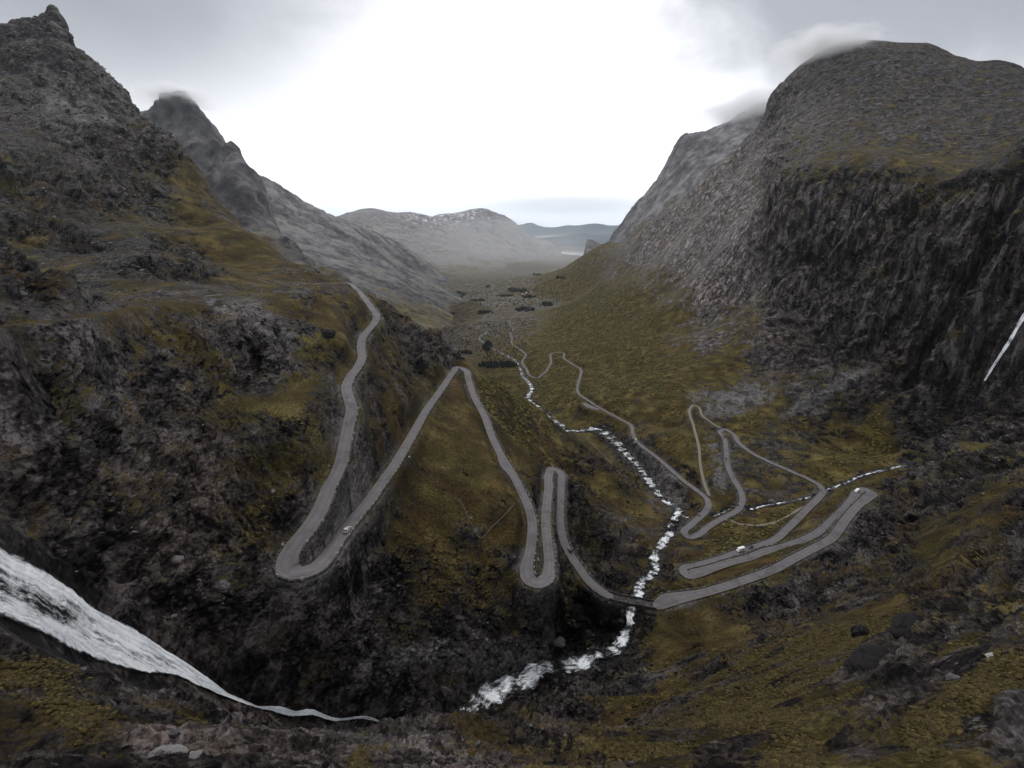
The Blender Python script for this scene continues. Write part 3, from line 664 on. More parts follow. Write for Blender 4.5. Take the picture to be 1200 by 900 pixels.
# gentle lumps of turf in the near ground
idx = np.nonzero((rr < 700) & (rr > 25))[0]
for k, lam in enumerate((9.0, 3.6, 1.5, .7)):
    x = lam / rr[idx]
    w = smooth(.004, .009, x) * lam * .075 * moss.ravel()[idx] * near_line.ravel()[idx]
    j = w > .004
    DISP[idx[j]] += (w[j] * (gnoise(flatP[idx[j]] / lam + 3.7, 70 + k) + .25)).astype(f32)
DISP += (band * -1.3).astype(f32)
moss = moss + (np.clip(band, -.6, .6) * .62).reshape(R_, C_)
Pn = flatP + Nn.reshape(-1, 3) * DISP[:, None]

# cut the roads and stream beds in
x, y = Pn[:, 0], Pn[:, 1]
inr = (x > RX0 + 2) & (x < RX1 - 2) & (y > RY0 + 2) & (y < RY1 - 2)
d = np.where(inr, samp(RD, x, y), 99); zr = samp_n(RZ, x, y)
mg = np.maximum(1.0, .0035 * rr)
k = 1 - smooth(mg, mg + 4.5, d)
k = np.where(inr, k, 0)
Pn[:, 2] = Pn[:, 2] * (1 - k) + (zr - .35 - .0006 * rr) * k
dv = np.where(inr, samp(VD, x, y), 99); zv = samp_n(VZ, x, y)
kv = np.where(inr, (1 - smooth(0, 5, dv)) * (1 - k), 0)
bed = zv - 1.3 * (1 - smooth(-4, 1.5, dv)) - .2
Pn[:, 2] = Pn[:, 2] * (1 - kv) + np.where(dv < 1, bed, np.minimum(Pn[:, 2], zv + 2.5)) * kv
V = Pn.reshape(R_, C_, 3)

# surface attributes
mossA = moss.copy(); toneA = tone.copy()
floor = smooth(1100, 1900, Rr) * smooth(.35, .12, slope)
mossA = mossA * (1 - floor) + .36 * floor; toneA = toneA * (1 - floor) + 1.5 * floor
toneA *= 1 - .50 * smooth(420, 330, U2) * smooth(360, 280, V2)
toneA *= 1 - .28 * smooth(880, 940, U2) * smooth(240, 190, V2)
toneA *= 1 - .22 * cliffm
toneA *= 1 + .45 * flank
pale = np.zeros_like(moss)
def blob(u, v, ru, rv, rot=0.0, soft=.35):
    c, s_ = math.cos(rot), math.sin(rot)
    du, dv_ = U2 - u, V2 - v
    a = (du * c + dv_ * s_) / ru; b = (-du * s_ + dv_ * c) / rv
    return smooth(1 + soft, 1 - soft, np.hypot(a, b))
# screes, gravel bars and cut banks (surveyed patches of loose pale stone)
for a in [(868,468,44,17,-.25,.3,1.2),(965,462,55,7,-.5,.4,1.1),(817,463,14,10,-.6,.3,.95),(838,540,8,42,-.22,.4,.75),(780,575,24,22,.6,.5,.7),(762,540,12,26,-.6,.5,.6),(530,765,85,16,-.12,.5,.55),(600,768,45,9,-.2,.5,.7),(310,378,14,45,-1.05,.4,.6),(258,360,22,5,.5,.4,.8),
          (350,640,10,24,.6,.4,.0),(85,128,45,14,.3,.5,.85),(192,885,24,5,-.1,.3,.9),(735,620,30,22,.4,.5,.35),(670,590,22,50,-.35,.5,.0),(560,620,10,3,-.6,.4,.6),(545,598,3,14,-.5,.4,.6),(420,866,50,5,0,.4,.35),(960,612,40,4,-.1,.5,.5),(880,640,60,4,-.1,.5,.3)]:
    pale = np.maximum(pale, blob(*a[:6]) * a[6])
pale *= smooth(.25, .6, gnoise(flatP / np.maximum(2, .012 * rr)[:, None], 91).reshape(R_, C_) + .55)
pale = np.maximum(pale, .55 * smooth(3.5, .5, rd) * smooth(240, 420, U2) * (rr.reshape(R_, C_) < 1500))
pale = np.maximum(pale, .25 * smooth(8, 1, vd) * smooth(430, 520, Rr))
wet = np.maximum(smooth(7, 0, fd), .8 * smooth(5, 0, vd))
toneA *= 1 - .55 * wet
mossA = mossA * (1 - wet * .9) - .3 * pale
field = np.zeros_like(moss)
for a in [(575,357,30,3,0,.5,.8),(540,371,12,2,0,.5,.6),(605,335,26,2.5,0,.5,.5),(650,321,24,4,0,.5,.8),(667,322,14,3,0,.5,.8),(590,349,20,2,0,.5,.6),(560,349,22,2,0,.5,.5)]:
    field = np.maximum(field, blob(*a[:6]) * a[6])
pale = np.maximum(pale, np.maximum(field, .42) * floor)
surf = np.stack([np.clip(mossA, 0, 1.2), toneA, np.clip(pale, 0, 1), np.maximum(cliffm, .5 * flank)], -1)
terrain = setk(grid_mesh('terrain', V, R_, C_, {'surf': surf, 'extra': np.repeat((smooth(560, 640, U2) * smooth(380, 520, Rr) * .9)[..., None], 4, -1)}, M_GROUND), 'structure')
if os.environ.get('DBG'):
    uu_, vv_, zz_ = project(V)
    for u0 in (0, 25, 43, 57, 72, 85, 113, 147, 182, 207, 247, 293, 330, 370, 395, 440, 470, 500, 525, 690, 717, 750, 783, 833, 877, 897, 923, 965, 1000, 1060, 1113, 1157, 1195):
        m_ = (np.abs(uu_ - u0) < 3) & (zz_ > 20); i_ = np.argmin(np.where(m_, vv_, 9e9)); print('sky', u0, round(float(vv_.ravel()[i_]), 1), round(float(zz_.ravel()[i_])))
print('terrain', time.time() - T0)

def ground_at(x, y):
    """height of the finished ground"""
    th = math.atan2(x, y); r_ = math.hypot(x, y)
    c = int(round((th - TH0) / (TH1 - TH0) * (C_ - 1))); c = min(max(c, 0), C_ - 1)
    colr = Rr[:, c]; i = min(max(int(np.searchsorted(colr, r_)), 1), R_ - 1)
    t = (r_ - colr[i-1]) / (colr[i] - colr[i-1] + 1e-9)
    return float(V[i-1, c, 2] * (1 - t) + V[i, c, 2] * t)

# ------------------------------------------------------------------ roads and waters as ribbons
def ribbon(p, w, nx, lift=0.0, crown=0.0, jag=0.0):
    t = np.gradient(p[:, :2], axis=0); t /= np.linalg.norm(t, axis=1)[:, None] + 1e-9
    nrm = np.stack([t[:, 1], -t[:, 0]], -1)
    # keep the inside of a tight bend from folding over itself
    a = np.linspace(-.5, .5, nx)
    L = np.concatenate([[0], np.cumsum(np.linalg.norm(np.diff(p, axis=0), axis=1))])
    ww = w[:, None] * a[None]
    if jag:
        e = gnoise(np.stack([L / 5, L * 0, L * 0], -1), 5) * jag; f_ = gnoise(np.stack([L / 5, L * 0 + 9, L * 0], -1), 6) * jag
        ww = ww * (1 + np.where(a[None] < 0, e[:, None], f_[:, None]))
    V = np.empty((len(p), nx, 3)); V[..., :2] = p[:, None, :2] + nrm[:, None] * ww[..., None]
    V[..., 2] = p[:, None, 2] + lift + crown * (1 - (2 * a[None]) ** 2)
    return V, L, a
def strips_mesh(name, strips, mat, kind='structure'):
    Vs, Fs, UV, FO, n = [], [], [], [], 0
    for V_, L, foam in strips:
        r_, c_ = V_.shape[:2]
        a = (np.arange(r_ - 1)[:, None] * c_ + np.arange(c_ - 1)[None]).ravel() + n
        Fs.append(np.stack([a, a + 1, a + c_ + 1, a + c_], -1)); Vs.append(V_.reshape(-1, 3)); n += r_ * c_
        acr = np.linalg.norm(V_ - V_[:, :1], axis=-1)
        UV.append(np.stack([np.repeat(L[:, None], c_, 1), acr], -1).reshape(-1, 2)); FO.append(np.asarray(foam).ravel())
    V_ = np.concatenate(Vs); Fc = np.concatenate(Fs); uv = np.concatenate(UV); fo = np.concatenate(FO)
    o = soup(name, V_, Fc, mat, True); me = o.data
    ul = me.uv_layers.new(name='flow'); ul.data.foreach_set('uv', uv[Fc.ravel()].astype(f32).ravel())
    at = me.attributes.new('foam', 'FLOAT_COLOR', 'POINT'); at.data.foreach_set('color', np.repeat(fo[:, None], 4, 1).astype(f32).ravel())
    return setk(o, kind)

far = road_p[:, 1] > 1850
rz = road_p.copy()
for i in np.nonzero(far)[0]: rz[i, 2] = max(rz[i, 2], ground_at(*rz[i, :2]) + 1.2)
sm_k = np.ones(25) / 25
rz[:, 2] = np.where(far, np.convolve(np.pad(rz[:, 2], 12, mode='edge'), sm_k, 'valid'), rz[:, 2])
ru0 = int(np.argmin(np.hypot(*(np.stack(project(road_p)[:2]) - np.array([[240], [347]])))))
V_, L_, _ = ribbon(rz[ru0:], road_w[ru0:], 5, 0, .05)
strips = [(V_, L_, np.repeat(np.abs(np.linspace(-1, 1, 5))[None], len(V_), 0))]
Vl, Ll, _ = ribbon(lay_p, lay_w, 3, -.02); strips.append((Vl, Ll, np.repeat(np.abs(np.linspace(-1, 1, 3))[None], len(Vl), 0)))
road_o = strips_mesh('road', strips, M_ROAD)
M_GRAVEL = simple('gravel_track', (.17, .15, .12), .95, .35, 1.0)
Vt, Lt, _ = ribbon(track_p, track_w, 3, -.02); strips_mesh('track', [(Vt, Lt, np.zeros(Vt.shape[:2]))], M_GRAVEL)

def footpath(uvz, w):
    """narrow trodden path laid on the ground along surveyed points"""
    out = []
    p = P(*np.array(uvz, float).T)
    p, w_ = densify(p, np.full(len(p), w), 1.5)
    for i in range(len(p)): p[i, 2] = ground_at(p[i, 0], p[i, 1]) + .35
    k_ = np.ones(3) / 3; p[:, 2] = np.convolve(np.pad(p[:, 2], 1, mode='edge'), k_, 'valid') + .1
    V_, L, _ = ribbon(p, w_, 3, 0, 0, .3); return V_, L, np.zeros(V_.shape[:2])
M_PATH = simple('trodden_path', (.085, .07, .045), .95, .35, 1.0)
strips_mesh('path', [footpath(a, b) for a, b in (
   ([(537,585,246),(545,600,242),(553,613,236),(562,622,232),(575,614,238),(590,606,246),(604,597,256)], .45),
   ([(712,598,405),(717,612,394),(722,628,384),(724,640,374)], .9),
   ([(688,512,690),(702,528,650),(716,545,600),(720,560,560),(742,575,520)], 1.3))], M_PATH)
strips_mesh('track', [footpath([(848,606,432),(868,613,414),(895,617,408),(920,612,418),(945,601,437)], 2.2), footpath([(846,657,362),(880,651,366),(905,640,380),(925,625,400)], 1.6)], M_GRAVEL)

# river, brook
cal = smooth(900, 1150, river_p[:, 1])
Vr, Lr, ar = ribbon(river_p, river_w * 1.15, 9, 0, 0, .55)
rip = gnoise(Vr.reshape(-1, 3) / 2.2, 33).reshape(Vr.shape[:2]) * .45 + gnoise(Vr.reshape(-1, 3) / .9, 34).reshape(Vr.shape[:2]) * .25
Vr[..., 2] += rip * (1 - cal[:, None]) + .25
steep = np.abs(np.gradient(river_p[:, 2], Lr)); steep = np.convolve(np.pad(steep, 6, mode='edge'), np.ones(13) / 13, 'valid')
foam = np.repeat((.405 + .03 * smooth(330, 420, river_p[:, 1]) + .12 * smooth(.05, .3, steep) - .03 * smooth(330, 200, river_p[:, 1]))[:, None], 9, 1) - .20 * (np.abs(ar)[None] * 2) ** 3 - .05 * cal[:, None]
foam = foam + .25 * gnoise(np.stack([Lr / 13, Lr * 0, Lr * 0], -1), 77)[:, None] + .22 * gnoise(Vr.reshape(-1, 3) / 5.5, 78).reshape(Vr.shape[:2])
for i in np.nonzero(river_p[:, 1] > 1850)[0]: Vr[i, :, 2] = max(river_p[i, 2], ground_at(*river_p[i, :2]) + 1.5)
strips_mesh('river', [(Vr, Lr, foam)], M_RIVER)
Vb, Lb, ab = ribbon(brook_p, brook_w * 1.3, 5, .2, 0, .5)
strips_mesh('stream', [(Vb, Lb, np.full(Vb.shape[:2], .5) - .2 * (np.abs(ab)[None] * 2) ** 4)], M_BROOK)

# the big fall
NA = 34
a = np.linspace(0, 1, NA)
NL = 520
U_ = dens_line(fup, NL); L__ = dens_line(flp, NL)
Lf = np.concatenate([[0], np.cumsum(np.linalg.norm(np.diff((U_ + L__) / 2, axis=0), axis=1))])
e0 = gnoise(np.stack([Lf / 4, Lf * 0, Lf * 0], -1), 61) * .10 + gnoise(np.stack([Lf / 1.3, Lf * 0, Lf * 0], -1), 62) * .05
e1 = gnoise(np.stack([Lf / 5, Lf * 0 + 4, Lf * 0], -1), 63) * .08 + gnoise(np.stack([Lf / 1.5, Lf * 0, Lf * 0 + 3], -1), 64) * .05
aa = a[None] * (1 + e1 - e0)[:, None] + e0[:, None]
Vf = U_[:, None] * (1 - aa[..., None]) + L__[:, None] * aa[..., None]
gz = np.array([[ground_at(Vf[i, j, 0], Vf[i, j, 1]) for j in range(0, NA, 3)] for i in range(0, NL, 4)])
from_i = np.arange(0, NL, 4); from_j = np.arange(0, NA, 3)
tmp = np.stack([np.interp(np.arange(NL), from_i, gz[:, j]) for j in range(gz.shape[1])], 1)
gz = np.stack([np.interp(np.arange(NA), from_j, tmp[i]) for i in range(NL)], 0)
q_ = np.stack([np.repeat(Lf[:, None], NA, 1) * .28, np.linalg.norm(Vf - Vf[:, :1], axis=-1), np.zeros((NL, NA))], -1).reshape(-1, 3)
str_ = (gnoise(q_ / 2.1, 51) * .9 + gnoise(q_ / .9, 52) * .5 + gnoise(Vf.reshape(-1, 3) / 1.1, 53) * .35).reshape(NL, NA)
bulge = np.sin(np.pi * np.clip(aa, 0, 1)) ** .5
Vf[..., 2] = np.maximum(Vf[..., 2], gz) * .5 + gz * .5 + .35 + bulge * .5 + str_ * .55 + 1.9 * smooth(92, 106, Lf)[:, None]
fo = .445 + .14 * np.exp(-((aa - .2) / .16) ** 2) + .10 * np.exp(-((aa - .85) / .12) ** 2) - .12 * np.exp(-((aa - .52) / .2) ** 2) * smooth(44, 14, Lf)[:, None] + .15 * smooth(60, 85, Lf)[:, None]
fo = fo - .10 * smooth(104, 118, Lf)[:, None] - .38 * smooth(.16, 0, aa) - .38 * smooth(.84, 1.0, aa) 
strips_mesh('waterfall', [(Vf, Lf, fo)], M_FALL)
uq, vq, zq = project(frp); Uf, Vf_, Zf = U2.ravel(), V2.ravel(), None
up_, vp_, zp_ = project(V.reshape(-1, 3))
frz = np.linalg.norm(frp, axis=1)
nearv = np.nonzero((up_ > 1120) & (up_ < 1230) & (vp_ > 340) & (vp_ < 475) & (zp_ > 0))[0]
for i in range(len(frp)):
    dd = np.hypot(up_[nearv] - uq[i], vp_[nearv] - vq[i]); j = nearv[np.argsort(dd)[:24]]
    frp[i] *= (np.min(zp_[j]) - 1.5) / zq[i]
kf = np.ones(9) / 9
for k in range(3): frp[:, k] = np.convolve(np.pad(frp[:, k], 4, mode='edge'), kf, 'valid')
Vr2, Lr2, ar2 = ribbon(frp, frw, 5, 0, 0, .5)
side_ = np.array([P(1180, 400, 480)[1], -P(1180, 400, 480)[0]]); side_ /= np.linalg.norm(side_)
Vr2[..., :2] = frp[:, None, :2] + (ar2[None] * frw[:, None])[..., None] * side_; Vr2[..., 2] = frp[:, None, 2]
Vr2 -= (Vr2 / np.linalg.norm(Vr2, axis=-1, keepdims=True)) * (4.0 - np.abs(ar2)[None, :, None] * 1.5)
strips_mesh('waterfall', [(Vr2, Lr2, np.full(Vr2.shape[:2], .46) - .2 * (np.abs(ar2)[None] * 2) ** 4)], M_FALL)

# the fjord at the valley's mouth
ring = [(r_ * math.sin(t_), r_ * math.cos(t_), -446.0) for r_ in (7600, 9500, 16000, 46000) for t_ in np.radians(np.linspace(-20, 40, 31))]
fj = np.array(ring).reshape(4, 31, 3)
fj[0, :, :2] *= (1 + .05 * np.sin(np.arange(31) * 1.7))[:, None]
setk(grid_mesh('water', fj, 4, 31, None, M_LAKE, True), 'structure')

# ------------------------------------------------------------------ mountains beyond
def mountain(pts, back, front, rows, cols, amp, moss, snow, tone, seed, dth=(6, 6), sink=420, gully=.5, mat=None):
    pts = [np.array(p, float) for p in pts]
    A = np.concatenate([P(p[:, 0], p[:, 1], p[:, 2]) for p in pts])
    ridge = P(pts[0][:, 0], pts[0][:, 1], pts[0][:, 2])
    H = [np.concatenate([(ridge * k)[:, :2], (ridge[:, 2:] - dz)], 1) for k, dz in back]
    if front is not None: A = np.concatenate([A, np.array(front, float)])
    A = np.concatenate([A] + H)
    X = np.stack([np.arctan2(A[:, 0], A[:, 1]), np.log(np.hypot(A[:, 0], A[:, 1]))], -1)
    t_ = A[:, 2] / np.exp(X[:, 1]); w = tps_fit(X, t_, 1e-6)
    t0, t1 = X[:, 0].min() - math.radians(dth[0]), X[:, 0].max() + math.radians(dth[1])
    s0, s1 = X[:, 1].min() - .05, X[:, 1].max() + .02
    ct, cs = 90, 110
    g1 = np.linspace(t0, t1, ct); g2 = np.linspace(s0, s1, cs)
    tt_ = tps_eval(X, w, np.stack(np.meshgrid(g1, g2, indexing='ij'), -1).reshape(-1, 2)).reshape(ct, cs)
    tc = np.linspace(0, ct - 1, cols); sfine = np.linspace(0, cs - 1, 1200)
    TFm = cubic_matrix(ct, tc) @ tt_ @ cubic_matrix(cs, sfine).T
    wv = np.abs(np.diff(TFm, axis=1)) + (s1 - s0) / 1200 * .06
    kk = np.hanning(31); kk /= kk.sum(); pd_ = np.pad(wv, ((15, 15), (0, 0)), mode='edge'); wv = sum(kk[i] * pd_[i:i + cols] for i in range(31))
    c_ = np.concatenate([np.zeros((cols, 1)), np.cumsum(wv, 1)], 1); c_ /= c_[:, -1:]
    sv = np.linspace(s0, s1, 1200); uu_ = np.linspace(0, 1, rows)
    S_ = np.stack([np.interp(uu_, c_[k], sv) for k in range(cols)], 1); T_ = np.stack([np.interp(S_[:, k], sv, TFm[k]) for k in range(cols)], 1)
    thc = np.linspace(t0, t1, cols); R__ = np.exp(S_)
    Vm = np.stack([R__ * np.sin(thc), R__ * np.cos(thc), T_ * R__], -1)
    e = np.minimum(smooth(0, .05, np.linspace(0, 1, cols)), smooth(1, .95, np.linspace(0, 1, cols)))[None] * np.minimum(smooth(0, .03, uu_), smooth(1, .9, uu_))[:, None]
    Nm = normals(Vm); f_ = Vm.reshape(-1, 3); D = np.zeros(len(f_)); sl = np.sqrt(np.maximum(0, 1 - Nm[..., 2] ** 2)).ravel()
    rr_ = R__.ravel()
    fa = f_ * np.array([1, 1, .35])
    for k, lam in enumerate((480, 260, 140, 75, 40, 22, 12)):
        x_ = lam / rr_; w_ = smooth(.003, .007, x_) * (1 - smooth(.16, .26, x_)) * lam * amp * smooth(.1, .5, sl)
        j = np.nonzero(w_ > .1)[0]
        if len(j):
            n = gnoise(fa[j] / lam + 7.7 * k, seed + k); rb = 1 - 2.2 * np.abs(n)
            D[j] += w_[j] * (.7 * (rb - .45) + .5 * n)
    for k, lam in enumerate((150, 75, 38, 19)):
        x_ = lam / rr_; w_ = smooth(.005, .010, x_) * (1 - smooth(.03, .07, x_)) * lam * min(amp, .14) * 1.1 * smooth(.1, .5, sl)
        j = np.nonzero(w_ > .1)[0]
        if len(j): D[j] += w_[j] * facets(fa[j] / lam + .3 * gnoise(fa[j] / lam, seed)[:, None], seed + 30 + k)
    f_ = f_ + Nm.reshape(-1, 3) * D[:, None]
    f_[:, 2] -= (1 - e.ravel()) * sink
    Vm = f_.reshape(rows, cols, 3)
    u_, v_, _ = project(Vm)
    gl_ = gnoise(np.stack([Vm[..., 1] / 75, Vm[..., 0] / 900, Vm[..., 2] / 700], -1).reshape(-1, 3), seed + 9).reshape(u_.shape)
    gl2 = gnoise(Vm.reshape(-1, 3) / 240, seed + 10).reshape(u_.shape)
    pl_ = smooth(.22, .36, gl_) * smooth(-.05, .15, gl2) * gully * .8
    sfm = np.stack([moss(u_, v_, Vm), tone(u_, v_, Vm), pl_, snow(u_, v_, Vm)], -1)
    o = grid_mesh('mountain', Vm, rows, cols, {'surf': sfm}, mat or M_MOUNT); return setk(o, 'structure')
K = lambda v: (lambda a, b, c: np.full_like(a, v))
qm = max(.5, Q)
M_BLUE = simple('hazed_spruce_forest', (.020, .042, .058), .95, .35, .002, .1, 0, 0)  # forest colour tinted blue to paint in the distance haze
# the horn behind the left crest
mountain([[(170,142,2500),(187,125,2520),(203,112,2520),(223,124,2500),(233,143,2490),(247,157,2480),(263,175,2460),(280,185,2430),(293,207,2400),(307,236,2330),(325,270,2230),(350,300,2120),(385,322,2020),(412,340,1950)],
  [(120,160,2600),(60,170,2700),(190,170,2380),(220,200,2320),(250,230,2200),(260,195,2350),(300,270,2080),(340,305,1960),(280,290,1980),(370,335,1850)]],
  [(1.12, 260), (1.3, 700)], [(-1500,1200,-420),(-1000,1400,-420),(-650,1560,-440),(-420,1650,-440)], int(420*qm), int(360*qm), .14, lambda u,v,p: .18 + .35*smooth(230, 320, v), K(0.0), lambda u,v,p: .75 + .35*smooth(200, 290, v), 200, (3, 2), 420, 0.0)
# left valley wall
mountain([[(270,222,3300),(297,207,3200),(303,206,3200),(320,217,3250),(343,232,3350),(370,245,3500),(397,258,3700),(420,268,3900),(433,273,4000),(455,285,4200),(480,298,4400),(505,315,4500),(525,333,4500)],
  [(520,392,1950),(510,370,2400),(530,347,3300),(545,340,3900),(340,260,2900),(380,290,2700),(420,310,2600),(460,335,2450),(440,352,2000),(480,372,2050),(400,325,2200),(350,290,2400),(490,340,2900),(470,310,3500),(500,330,3700)]],
  [(1.1, 200), (1.3, 480)], [(-420,1650,-430),(-250,1800,-440)], int(420*qm), int(360*qm), .065, lambda u,v,p: .25 + .35*smooth(320, 380, v), lambda u,v,p: .18*smooth(290, 240, v), lambda u,v,p: .95 + .35*smooth(330, 260, v), 220, (3, 1), 420, .3)
# snow-dusted massif at the valley's bend; paler, softer rock paints in sunlight and haze
mountain([[(380,272,6000),(403,257,5800),(420,247,5700),(437,244,5700),(450,247,5700),(467,249,5800),(480,249,6000),(497,255,6200),(513,252,6500),(543,248,6800),(567,244,6900),(587,252,7000),(603,262,7100),(613,273,7200),(640,283,7400),(653,293,7500),(665,304,7600)],
  [(530,342,3900),(560,334,4200),(600,327,4700),(640,314,5700),(660,307,7000),(450,290,4600),(500,300,4800),(550,290,5600),(600,300,5800),(520,320,4300),(570,310,5000),(620,300,6400),(470,270,5200),(540,268,6200),(420,280,4900)]],
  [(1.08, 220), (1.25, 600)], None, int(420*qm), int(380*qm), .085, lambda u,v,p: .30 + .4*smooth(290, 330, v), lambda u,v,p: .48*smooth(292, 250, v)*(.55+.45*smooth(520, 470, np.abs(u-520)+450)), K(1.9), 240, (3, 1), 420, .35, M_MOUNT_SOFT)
# cloud-capped wall behind the right crest
mountain([[(900,120,3000),(870,135,3100),(840,150,3200),(815,156,3250),(798,163,3300),(783,190,3300),(768,228,3350),(750,240,3400),(733,257,3600),(700,287,4400),(687,303,5200)],
  [(800,210,3000),(770,250,3000),(830,190,2900),(720,285,3600),(740,275,3100),(860,170,2850)]],
  [(1.1, 240), (1.3, 700)], [(560,2100,-430),(700,2500,-440),(1100,2300,-400)], int(300*qm), int(260*qm), .08, K(.15), K(.12), K(1.05), 260, (1, 4))
# blue ranges across the fjord
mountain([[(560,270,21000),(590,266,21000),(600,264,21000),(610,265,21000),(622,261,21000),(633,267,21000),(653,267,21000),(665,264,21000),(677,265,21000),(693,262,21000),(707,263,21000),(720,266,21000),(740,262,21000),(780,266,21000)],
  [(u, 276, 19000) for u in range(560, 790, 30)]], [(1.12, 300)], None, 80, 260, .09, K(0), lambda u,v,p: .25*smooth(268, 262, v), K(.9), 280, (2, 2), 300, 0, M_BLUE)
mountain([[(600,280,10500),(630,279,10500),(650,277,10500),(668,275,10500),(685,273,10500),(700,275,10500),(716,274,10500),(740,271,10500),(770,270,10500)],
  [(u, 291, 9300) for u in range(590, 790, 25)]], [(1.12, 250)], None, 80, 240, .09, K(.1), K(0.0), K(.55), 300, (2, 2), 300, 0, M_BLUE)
print('mountains', time.time() - T0)

# ------------------------------------------------------------------ masonry along the road
def masonry():
    s = NT_('dry_stone_masonry'); p = s.pos(); q = s.mapping(p, (1, 1, 1.8))
    c_ = s.n('ShaderNodeSeparateColor'); s.l(s.vor(q, 1.5, 'F1', .9, 'Color'), c_.inputs[0]); e = s.vor(q, 1.5, 'DISTANCE_TO_EDGE', .9)
    k = s.math('ADD', s.math('MULTIPLY', c_.outputs[0], .6), s.math('MULTIPLY', s.noise(p, .4, 6, .7), .5))
    c = s.ramp(k, [(.2, (.018, .016, .016)), (.55, (.065, .06, .059)), (.9, (.15, .14, .137))])
    s.bsdf(c, .9, s.bump(s.ss(e, 0, .12), .25, 1.0), .12); return s.m
M_STONE = masonry()
M_GUARD = simple('pale_guard_stone', (.23, .218, .207), .9, .3, 2.0, .2, 0, .05)
def tri_box(c, ax, ay, az):
    c, ax, ay, az = map(np.asarray, (c, ax, ay, az))
    V_ = np.array([c + sx * ax + sy * ay + sz * az for sx in (-1, 1) for sy in (-1, 1) for sz in (-1, 1)])
    return V_, np.array([(0,1,3,2),(4,6,7,5),(0,4,5,1),(2,3,7,6),(0,2,6,4),(1,5,7,3)])
tang = np.gradient(road_p[:, :2], axis=0); tang /= np.linalg.norm(tang, axis=1)[:, None]
rnrm = np.stack([tang[:, 1], -tang[:, 0]], -1)          # right-hand side of travel
ru_, rv_, rZ_ = project(road_p)
def road_index(u, v, lo=0, hi=None):
    hi = len(road_p) if hi is None else hi
    return lo + int(np.argmin(np.hypot(ru_[lo:hi] - u, rv_[lo:hi] - v)))
off = road_w / 2 + 4.5
hR = zbase(road_p[:, 0] + rnrm[:, 0] * off, road_p[:, 1] + rnrm[:, 1] * off)
hL = zbase(road_p[:, 0] - rnrm[:, 0] * off, road_p[:, 1] - rnrm[:, 1] * off)
cuts = [road_index(*q) for q in ((20,378),(300,341),(404,331.5),(424,418),(344,640))]
i0 = cuts[-1]
marks = [cuts[0], cuts[1], cuts[2], cuts[3], i0] 
for q in ((537,430.5),(587,533),(630,683),(648,549.5),(692,682)): 
    marks.append(road_index(q[0], q[1], marks[-1] + 5))
bi = int(np.nonzero(span)[0].min()); be = int(np.nonzero(span)[0].max())
for q in ((783,703),(904.5,668),(1020,576.5),(938,633.5),(806,673),(910,631),(964,576),(899,540),(850,503.2),(868,575.6),(807,629),(830,593),(755,525)):
    marks.append(road_index(q[0], q[1], marks[-1] + 5))
wall_words = ['', '', 'under the road as it turns downhill from the top bend', 'along the long descent to the lowest left hairpin',
  'around the lowest left hairpin and the climb behind it', 'below the road leaving the pointed upper hairpin', 'above the wide U bend in the middle', 'between the wide U bend and the small upper hairpin', 'along the ramp that drops from the small upper hairpin', 'on the approach to the stone bridge',
  'beside the gravel lay-by just past the bridge', 'below the straight road up to the far right hairpin', 'inside the far right hairpin', 'between the two parallel roads on the right', 'behind the wide gravel hairpin', 'below the road that leaves the two parallel roads', 'at the bend where the brook passes under', 'under the upper end of the road across the brown scree', 'below the gravel bank of the inner road', 'along the inner road down to the low bend', 'around the low bend beside the rapids', 'above the rapids on the lower road']
def wall_run(a, b):
    """masonry on the downhill edge between two road samples"""
    s_ = 1 if np.mean(road_p[a:b, 2] - hR[a:b]) > np.mean(road_p[a:b, 2] - hL[a:b]) else -1
    idx = np.array([i for i in range(a, min(b + 3, len(road_p)), 2) if not (bi - 3 <= i <= be + 3)])
    if len(idx) < 5: return None, s_
    p = road_p[idx]; n = rnrm[idx] * s_; o_ = road_w[idx] / 2 + .15
    e = gnoise(np.stack([idx / 5.0, idx * 0, idx * 0 + 2.2], -1), 9)
    top = p[:, 2] + .28 + .22 * e
    bot = np.minimum(p[:, 2] - 1.6, np.where(s_ > 0, hR[idx], hL[idx]) + 1.0); bot = np.maximum(bot, p[:, 2] - 5.5)
    a_ = p[:, :2] + n * o_[:, None]; b_ = p[:, :2] + n * (o_ + .55)[:, None]; c_ = p[:, :2] + n * (o_ + .9 + .08 * (top - bot))[:, None]
    rows_ = [np.c_[a_, p[:, 2] - .3], np.c_[a_, top], np.c_[b_, top - .04], np.c_[(b_ + c_) / 2 + n * (e * .15)[:, None], (top + bot) / 2], np.c_[c_, bot]]
    return np.stack(rows_, 1), s_
walls = []
for k in range(2, len(marks) - 1):
    Vw, s_ = wall_run(marks[k], bi - 2 if k == 9 else marks[k + 1])
    if Vw is None: continue
    n_, m_ = Vw.shape[:2]
    q = (np.arange(n_ - 1)[:, None] * m_ + np.arange(m_ - 1)[None]).ravel()
    o = soup('stone_wall', Vw.reshape(-1, 3), np.stack([q, q + 1, q + m_ + 1, q + m_], -1), M_STONE)
    tag(o, 'rough grey dry stone retaining wall ' + wall_words[min(k, len(wall_words) - 1)], 'wall', 'retaining walls of the mountain road')
    walls.append((marks[k], marks[k + 1], s_))

